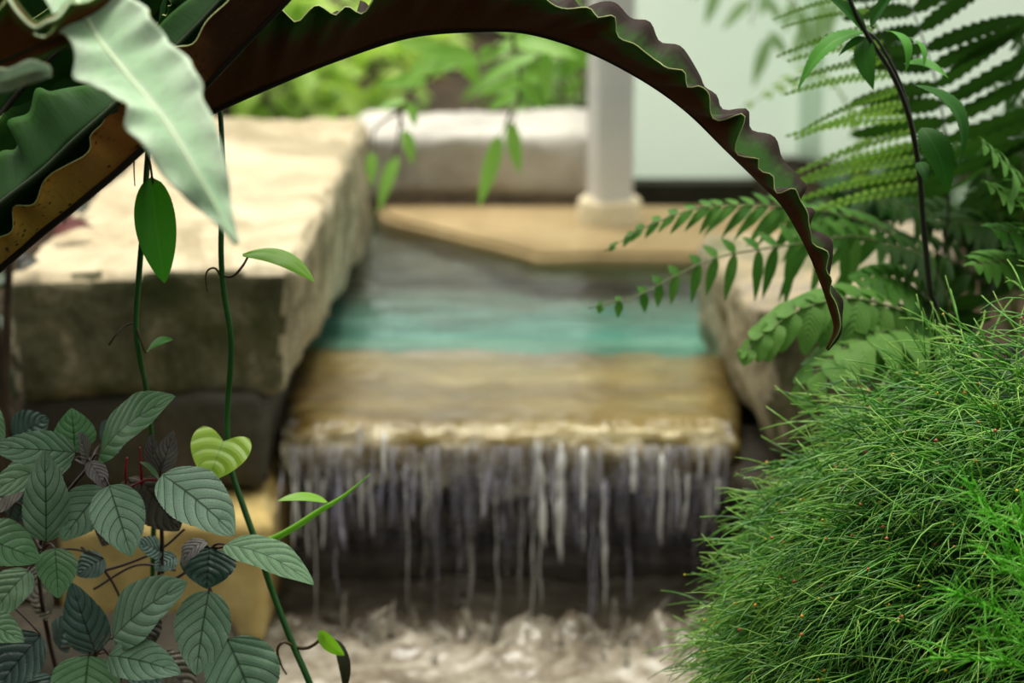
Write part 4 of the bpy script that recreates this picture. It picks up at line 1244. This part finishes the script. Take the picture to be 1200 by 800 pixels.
def fernfrond(parent, rach, n, lenL, lenR, wid, mat, rmat='rachis', start=0.12, rr=(0.002, 0.0006), angle=0.5, nrm=None, droop=0.3, style='simple', each=True, label=None, lprof=None,
              dirL=None, dirR=None, nl=12, seed=0, serr=0.12, prof=lance, jit=0.1):
    rn = random.Random(seed)
    pts = resample(rach, 80)
    fo = link('frond', tube(rach, list(rr), 60, 6), M[rmat], parent)
    if label: fo['label'] = label
    pile = []
    for i in range(n):
        t = start + (1 - start) * (i + 0.5) / n
        k_ = min(79, max(1, int(t * 80)))
        q = pts[k_]; a_ = (pts[k_ + 1] - pts[k_ - 1]).normalized()
        nn = nrm or ((CAM - q).normalized() * 0.5 + V((0, 0, 0.8)))
        nn = (nn - a_ * nn.dot(a_)).normalized()
        sd = a_.cross(nn)
        u = (t - start) / (1 - start)
        lp = lprof(u) if lprof else min(1, 0.55 + u * 1.5) * (1 - u) ** 0.6 + 0.08
        for s, ln, dr in ((-1, lenL, dirL), (1, lenR, dirR)):
            if ln <= 0: continue
            dv = (sd * s + a_ * angle) if dr is None else (dr + a_ * angle * 0.3)
            dv = dv.normalized() + V((rn.gauss(0, 1), rn.gauss(0, 1), rn.gauss(0, 1))) * jit
            l_ = ln * lp * rn.uniform(0.9, 1.08)
            if l_ < 0.003: continue
            if style == 'simple':
                m_ = pinna(q, dv, nn, l_, wid * (0.5 + 0.5 * lp), droop=droop, seed=i, serr=serr, prof=prof)
            else:
                m_ = compound(q, dv, nn, l_, wid * (0.4 + 0.6 * lp), nl, droop)
            if each: link('pinna', m_, M[mat], fo)
            else: pile.append(m_)
    if pile:
        link('leaflets', join(*pile), M[mat], fo)
    return fo


# fern whose two fronds hang over the pool
f1 = thing('fern', 'fern with two slender fronds hanging over the teal pool', 'fern', V((P(1130, 420, 2.4).x, 2.45, 0.25)))
link('rootstock', tube([V((P(1130, 420, 2.4).x, 2.45, 0.22)), P(1130, 400, 2.42), P(1120, 370, 2.40)], [0.02, 0.012], 10, 8), M['rachis_dark'], f1)
fernfrond(f1, PP([(1120, 370, 2.40), (1080, 300, 2.36), (1020, 262, 2.32), (950, 246, 2.28), (880, 240, 2.24), (820, 244, 2.21), (765, 262, 2.19), (708, 294, 2.17)]), 20, px2m(92, 2.24), px2m(50, 2.24), px2m(17, 2.24), 'fern',
          start=0.3, dirL=V((-0.75, -0.25, -0.75)), dirR=V((-0.5, 0.9, 0.35)), droop=0.1, seed=1, label='upper frond reaching over the pool ledge', lprof=lambda u: (1 - u) ** 0.8 * 0.95 + 0.05)
fernfrond(f1, PP([(1120, 370, 2.40), (1080, 310, 2.34), (1010, 278, 2.28), (950, 284, 2.24), (890, 292, 2.21), (836, 303, 2.19), (790, 324, 2.17), (745, 347, 2.15), (690, 361, 2.13)]), 16, px2m(90, 2.22), px2m(44, 2.22), px2m(16, 2.22), 'fern',
          start=0.34, dirL=V((-0.05, -0.1, -1.0)), dirR=V((-0.55, 0.6, 0.55)), droop=0.05, seed=2, label='lower frond with hanging leaflets', lprof=lambda u: (1 - u) ** 0.8 * 0.95 + 0.06)

# broad-lobed fern low by the rock
f2 = thing('fern', 'low fern with broad pale green fronds spread over the grey rock', 'fern', V((P(1120, 440, 2.25).x, 2.3, 0.26)))
link('rootstock', tube([V((P(1120, 440, 2.25).x, 2.3, 0.22)), P(1115, 410, 2.24)], [0.016, 0.01], 8, 8), M['rachis_dark'], f2)
bl = lambda t: (max(t, 0) ** 0.35) * (max(1 - t, 0) ** 0.7) / 0.5
fernfrond(f2, PP([(1115, 410, 2.24), (1070, 370, 2.18), (1000, 350, 2.12), (940, 362, 2.09), (895, 392, 2.07), (868, 420, 2.06)]), 15, px2m(86, 2.12), px2m(64, 2.12), px2m(38, 2.12), 'fern_broad', start=0.12, angle=0.45, seed=3, prof=bl, droop=0.3,
          dirL=V((-0.35, -0.4, -0.8)), label='wide frond arching left over the rock')
fernfrond(f2, PP([(1115, 410, 2.24), (1060, 388, 2.16), (1010, 396, 2.10), (968, 424, 2.07), (945, 450, 2.06), (934, 474, 2.055)]), 12, px2m(76, 2.1), px2m(70, 2.1), px2m(34, 2.1), 'fern_broad', start=0.15, angle=0.45, seed=4, prof=bl, droop=0.35, label='frond drooping towards the needle mound')
fernfrond(f2, PP([(1115, 410, 2.24), (1080, 345, 2.22), (1040, 325, 2.2), (1000, 330, 2.18)]), 11, px2m(74, 2.2), px2m(74, 2.2), px2m(30, 2.2), 'fern', start=0.15, angle=0.4, seed=5, prof=bl, droop=0.3)
fernfrond(f2, PP([(1115, 410, 2.24), (1110, 350, 2.24), (1080, 300, 2.22), (1030, 285, 2.2)]), 12, px2m(76, 2.2), px2m(76, 2.2), px2m(26, 2.2), 'fern_deep', start=0.15, angle=0.4, seed=6, droop=0.3)

# tall lacy fern standing before the frosted wall
f3 = thing('fern', 'tall lacy fern with finely cut fronds against the frosted wall', 'fern', V((P(1090, 400, 2.4).x, 2.42, 0.25)))
link('rootstock', tube([V((P(1090, 400, 2.4).x, 2.42, 0.2)), P(1090, 370, 2.4)], [0.016, 0.01], 8, 8), M['rachis_dark'], f3)
fernfrond(f3, PP([(1090, 370, 2.40), (1086, 290, 2.36), (1076, 190, 2.30), (1058, 110, 2.26), (1034, 45, 2.24), (1000, -20, 2.24), (960, -70, 2.25)]), 17, px2m(180, 2.3), 0, px2m(26, 2.3), 'fern_light', rmat='rachis_dark', start=0.36, style='compound',
          dirL=V((-1.0, -0.25, -0.16)), droop=0.16, seed=7, nl=17, each=True, lprof=lambda u: 1.0 - 0.55 * u, label='frond with light leaflets reaching towards the panels', nrm=V((0.05, 0.35, 1.0)))
fernfrond(f3, PP([(1090, 370, 2.40), (1108, 280, 2.40), (1112, 200, 2.36), (1100, 110, 2.34), (1076, 30, 2.34), (1046, -40, 2.36)]), 13, px2m(110, 2.35), px2m(170, 2.35), px2m(15, 2.35), 'fern_deep', rmat='rachis_dark', start=0.36,
          dirL=V((-1.0, 0.1, -0.2)), dirR=V((0.9, 0.1, 0.42)), droop=0.1, seed=8, serr=0.7, lprof=lambda u: 1.0 - 0.3 * u, label='dark frond with toothed leaflets', prof=lambda t: (max(t, 0) ** 0.3) * (max(1 - t, 0) ** 0.5) / 0.6)
# a small frond far behind, against the wall
f4 = thing('fern', 'small blurred fern frond just in front of the frosted wall', 'fern', V((P(1010, 240, 3.2).x, 3.25, 0.26)))
fernfrond(f4, [V((P(1010, 240, 3.2).x, 3.25, 0.24)), P(1010, 200, 3.2), P(985, 110, 3.15), P(950, 84, 3.1), P(910, 104, 3.05), P(868, 128, 3.02)], 14, px2m(26, 3.1), px2m(26, 3.1), px2m(14, 3.1), 'fern_light', start=0.4, seed=9, each=False)
# ferns crowding the far right
k_ = 0
for (lb, bx, by, dd, fl) in (('dark fern crowding in behind the tall slender stem', 1190, 400, 2.55, [(1160, 200, 1080, 150), (1150, 280, 1010, 230), (1200, 180, 1190, 40), (1180, 280, 1090, 260), (1140, 320, 980, 265)]),
                         ('yellow-edged green fern at the frame edge above the needle mound', 1260, 380, 2.15, [(1230, 260, 1150, 165), (1240, 280, 1155, 215), (1240, 300, 1160, 268), (1230, 320, 1140, 310)]),
                         ('deep green fern filling the corner below the dark canopy', 1290, 330, 2.7, [(1250, 120, 1170, 20), (1240, 180, 1150, 90), (1260, 80, 1215, -40), (1240, 220, 1130, 160)])):
    f = thing('fern', lb, 'fern', V((P(bx, by, dd).x, dd + 0.02, 0.25)))
    rt = P(bx, by, dd)
    link('rootstock', tube([V((rt.x, dd + 0.02, 0.21)), rt], [0.016, 0.01], 8, 8), M['rachis_dark'], f)
    for (mx, my, tx, ty) in fl:
        k_ += 1
        mt = 'fern' if 'yellow' in lb else 'fern_deep'
        fernfrond(f, [rt, P(mx, my, dd - 0.06), P((mx + tx) / 2, (my + ty) / 2 - 8, dd - 0.1), P(tx, ty, dd - 0.13)], 15, px2m(78, dd), px2m(78, dd), px2m(17, dd), mt, start=0.25, seed=20 + k_, each=False, droop=0.3, prof=bl)

# slender toothed-leaf plant
tp = thing('toothed_leaf_plant', 'slender plant with a black stem and arching toothed leaves near the tall fern', 'plant', V((P(1094, 420, 2.02).x, 2.04, 0.24)))
link('stem', tube([V((P(1094, 420, 2.02).x, 2.04, 0.2))] + PP([(1094, 400, 2.02), (1090, 345, 2.0), (1082, 260, 1.99), (1077, 200, 1.98), (1066, 140, 1.97), (1046, 88, 1.96), (1018, 44, 1.95), (1000, 10, 1.95), (985, -30, 1.95)]), [0.0034, 0.003, 0.003, 0.0026, 0.002], 70, 8), M['tstem'], tp)
link('stem', tube(PP([(1080, 220, 1.99), (1072, 160, 1.985), (1056, 100, 1.98), (1030, 50, 1.97), (1014, 36, 1.96)]), [0.002, 0.0014], 30, 7), M['tstem'], tp)
TL = [((1012, 38), (934, 108), 22, 'tleaf', V((-0.2, -0.5, 0.9)), 0.22), ((1012, 46), (1024, 106), 24, 'tleaf_dark', V((-0.5, -1, 0.2)), 0.1), ((1036, 36), (1060, 88), 18, 'tleaf', V((0.6, -0.6, 0.6)), 0.3),
      ((1066, 46), (1082, 80), 12, 'tleaf', V((0.6, -0.6, 0.6)), 0.2), ((1072, 100), (1122, 198), 34, 'tleaf_dark', V((0.7, -0.5, 0.6)), 0.28), ((1080, 150), (1112, 230), 34, 'tleaf_dark', V((0.2, -1, 0.4)), 0.18),
      ((1016, 40), (966, -6), 24, 'tleaf_dark', V((0, -0.6, 0.7)), 0.05), ((1060, 75), (1112, 92), 16, 'tleaf', V((0.1, -0.5, 0.9)), 0.15), ((1078, 190), (1086, 216), 14, 'tleaf_dark', None, 0.1), ((1020, 30), (1056, -16), 18, 'tleaf_dark', V((0, -0.6, 0.7)), 0.05),
      ((1014, 44), (982, 66), 10, 'tleaf_dark', V((0, -0.6, 0.7)), 0.1)]
for i, (b_, t_, w_, mt, nn, bd) in enumerate(TL):
    link('leaf', leafmesh(P(*b_, 1.96), P(*t_, 1.93), px2m(w_, 1.95), n=nn, bend=bd, fold=0.25, prof=lance, nu=72, nv=6, serr=0.22, nserr=18, seed=i), M[mt], tp)
    link('petiole', tube([P(b_[0] + 4, b_[1] + 3, 1.965), P(*b_, 1.96)], [0.001, 0.0008], 4, 5), M['tstem'], tp)


# ------------------------------------------------------------------ hanging branches far behind
def hanging(name, label, base, twig, leaves, mat, d0, cat='branch'):
    t = thing(name, label, cat, base)
    for tw in twig:
        link('twig', tube([P(*q) for q in tw], [0.0035, 0.002, 0.001], 24, 6), M['bark'], t)
    for i, (bx, by, tx, ty, w) in enumerate(leaves):
        dd = d0 + 0.05 * math.sin(i * 2.3)
        link('leaf', leafmesh(P(bx, by, dd), P(tx, ty, dd - 0.02), px2m(w, dd), roll=0.3 * math.sin(i * 1.7), bend=0.06, fold=0.15, prof=lance, nu=12, nv=4, seed=i), M[mat], t)


hanging('hanging_branch', 'leafy branch of narrow bright leaves hanging before the far grey block', P(690, -60, 3.3),
        [[(700, -80, 3.3), (660, 0, 3.3), (600, 40, 3.3), (560, 70, 3.3), (520, 60, 3.3)], [(600, 40, 3.3), (610, 100, 3.3), (600, 150, 3.3)], [(540, 66, 3.3), (490, 100, 3.3), (470, 130, 3.3), (480, 165, 3.3)], [(470, 130, 3.3), (440, 150, 3.3), (438, 180, 3.3)], [(470, 130, 3.3), (466, 170, 3.3), (460, 190, 3.3)], [(600, 130, 3.3), (586, 160, 3.3)]],
        [(436, 178, 435, 220, 14), (466, 182, 444, 250, 19), (474, 152, 484, 194, 16), (585, 158, 561, 243, 20), (598, 142, 609, 206, 18), (630, 64, 560, 100, 20), (640, 88, 560, 112, 18), (610, 50, 680, 70, 26), (640, 60, 640, 120, 20), (660, 40, 690, 80, 22),
         (560, 70, 490, 60, 26), (550, 60, 500, 90, 26), (545, 66, 560, 100, 22), (520, 62, 470, 100, 24), (520, 55, 460, 50, 22), (600, 40, 560, 20, 22), (610, 96, 640, 130, 18), (606, 110, 570, 130, 16), (500, 94, 440, 100, 18), (476, 118, 440, 130, 12), (640, 60, 580, 50, 22), (480, 120, 486, 150, 14), (690, 30, 670, 90, 24), (560, 68, 590, 60, 22)],
        'lance', 3.3)
hanging('hanging_branch', 'pale willowy branch hanging close before the frosted wall', P(890, -80, 4.0),
        [[(890, -90, 4.0), (885, -20, 4.0), (880, 30, 4.0)], [(885, -20, 4.0), (930, 0, 4.0), (940, 40, 4.0)], [(888, -40, 4.0), (840, -20, 4.0), (810, 0, 4.0)]],
        [(902, 44, 882, 104, 16), (902, 38, 924, 68, 13), (880, 0, 846, 36, 14), (900, -10, 890, 20, 14), (930, 0, 920, 40, 14), (936, 10, 950, 60, 16), (960, 0, 975, 50, 18), (842, -14, 826, 30, 14), (960, 10, 960, 80, 16), (940, 30, 930, 80, 12), (980, 0, 970, 40, 14), (900, 0, 916, 30, 12)],
        'lance_pale', 4.0)


# ------------------------------------------------------------------ shrubs behind
def shrub(label, c, rad, n, lw, mat, seed, gz=0.2, up=0.3):
    r_ = random.Random(seed)
    t = thing('shrub', label, 'shrub', V((c.x, c.y, gz)))
    for i in range(5):
        e = c + V((r_.uniform(-.6, .6) * rad[0], r_.uniform(-.5, .5) * rad[1], r_.uniform(0, .6) * rad[2]))
        link('stem', tube([V((c.x + r_.uniform(-.05, .05), c.y, gz - 0.05)), (V((c.x, c.y, gz)) + e) / 2 + V((r_.uniform(-.03, .03), 0, 0)), e], [0.008, 0.005, 0.002], 12, 6), M['bark'], t)
    ms = []
    for i in range(n):
        while True:
            q = V((r_.uniform(-1, 1), r_.uniform(-1, 1), r_.uniform(-1, 1)))
            if 0.25 < q.length < 1: break
        p_ = c + V((q.x * rad[0], q.y * rad[1], q.z * rad[2]))
        dv = (q * 0.6 + V((r_.gauss(0, .7), r_.gauss(0, .7), r_.gauss(0, .5) - 0.1))).normalized()
        ln = lw[0] * r_.uniform(0.7, 1.25)
        ms.append(leafmesh(p_, p_ + dv * ln, lw[1] * r_.uniform(0.8, 1.2), n=V((r_.gauss(0, .5), r_.gauss(0, .5), 1)), bend=0.08, fold=0.15, nu=5, nv=2, droop=0.2))
    link('foliage', join(*ms), M[mat], t)


shrub('sunlit lime green shrub behind the long pale slab', P(330, 85, 5.3), (0.36, 0.3, 0.30), 420, (0.10, 0.05), 'bush_lime', 1)
shrub('yellow-green shrub rising behind the far grey block', P(440, 92, 6.1), (0.26, 0.3, 0.24), 280, (0.10, 0.045), 'bush_lime', 2)
shrub('darker shrub in the gap between the post and the lime shrubs', P(590, 70, 6.9), (0.5, 0.3, 0.36), 420, (0.11, 0.05), 'bush_dark', 3)
shrub('mid green shrub partly hidden by the pale post', P(690, 100, 5.2), (0.22, 0.25, 0.2), 200, (0.10, 0.04), 'bush_mid', 4)
shrub('mid green shrub seen above the arching frond', P(420, 20, 8.6), (0.9, 0.3, 0.5), 500, (0.13, 0.06), 'bush_mid', 5)
shrub('shaded shrub behind the fern rosette', P(-10, 50, 3.9), (0.30, 0.3, 0.26), 500, (0.10, 0.05), 'bush_black', 6, 0.3)
shrub('very dark shrub right behind the wavy dark frond', P(-10, 70, 2.45), (0.12, 0.12, 0.12), 380, (0.07, 0.035), 'bush_black', 7, 0.3)
shrub('dark green shrub behind the crowding ferns', P(1205, 255, 3.62), (0.19, 0.16, 0.17), 420, (0.08, 0.04), 'bush_dark', 8)
shrub('dark low shrub behind the two hanging fronds', P(1040, 262, 3.62), (0.12, 0.12, 0.09), 300, (0.07, 0.03), 'bush_dark', 9)
shrub('tall dark shrub closing off the corner of the frosted wall', P(1335, 80, 3.9), (0.16, 0.16, 0.34), 520, (0.09, 0.045), 'bush_black', 10)
shrub('low dark shrub tucked beside the slab end', P(-95, 400, 2.75), (0.10, 0.2, 0.12), 300, (0.06, 0.03), 'bush_black', 11, 0.36)

# reddish fallen leaves by the slab
for i, (x_, y_, lb) in enumerate(((62, 278, 'dry red leaf lying on the slab edge under the tan frond'), (22, 318, 'brown curled leaf lying at the slab corner'), (96, 252, 'small rust leaf further along the slab edge'))):
    q = PZ(x_, y_, ZS + 0.006)
    o = link('fallen_leaf', leafmesh(q, q + V((0.05 - 0.03 * i, 0.03, 0.006)), 0.03, n=V((0.1, -0.4, 1)), bend=0.15, fold=0.5, nu=12), M['rustleaf'] if i == 0 else M['vbrown'], base=q)
    thicken(o, 0.0006)
    tag(o, lb, 'leaf')

# ------------------------------------------------------------------ light
w = bpy.data.worlds.new('sky')
bpy.context.scene.world = w
w.use_nodes = True
nt = w.node_tree
nt.nodes.clear()
out = nt.nodes.new('ShaderNodeOutputWorld'); bg = nt.nodes.new('ShaderNodeBackground')
tc = nt.nodes.new('ShaderNodeTexCoord'); sp3 = nt.nodes.new('ShaderNodeSeparateXYZ')
nt.links.new(tc.outputs['Generated'], sp3.inputs[0])
rm = nt.nodes.new('ShaderNodeValToRGB')
e = rm.color_ramp.elements
e[0].position = 0.42; e[0].color = (0.02, 0.03, 0.015, 1)
e[1].position = 1.0; e[1].color = (1.02, 1.02, 0.93, 1)
q = e.new(0.52); q.color = (0.30, 0.34, 0.28, 1)
q = e.new(0.72); q.color = (0.62, 0.64, 0.58, 1)
mr = nt.nodes.new('ShaderNodeMath'); mr.operation = 'MULTIPLY_ADD'; mr.inputs[1].default_value = 0.5; mr.inputs[2].default_value = 0.5
nt.links.new(sp3.outputs[2], mr.inputs[0]); nt.links.new(mr.outputs[0], rm.inputs[0])
my = nt.nodes.new('ShaderNodeMapRange'); my.inputs[1].default_value = -0.7; my.inputs[2].default_value = 0.8; my.inputs[3].default_value = 0.62; my.inputs[4].default_value = 2.9
nt.links.new(sp3.outputs[1], my.inputs[0])
nt.links.new(rm.outputs[0], bg.inputs[0]); 
ms = nt.nodes.new('ShaderNodeMath'); ms.operation = 'MULTIPLY'; ms.inputs[1].default_value = 0.95
nt.links.new(my.outputs[0], ms.inputs[0]); nt.links.new(ms.outputs[0], bg.inputs[1])
nt.links.new(bg.outputs[0], out.inputs[0])

sun = bpy.data.lights.new('sun', 'SUN')
sun.energy = 3.9; sun.angle = math.radians(28); sun.color = (1.0, 0.96, 0.86)
so = bpy.data.objects.new('sun', sun)
so.rotation_euler = (V((0.0, 0, 0)) - V((-0.02, 0.24, 0.95))).to_track_quat('-Z', 'Y').to_euler()
so.location = (0, 3, 5)
C.objects.link(so)

sc = bpy.context.scene
sc.view_settings.view_transform = 'Standard'
sc.view_settings.look = 'None'
sc.view_settings.exposure = 0.0
sc.view_settings.gamma = 1.0
sc.view_settings.use_curve_mapping = False
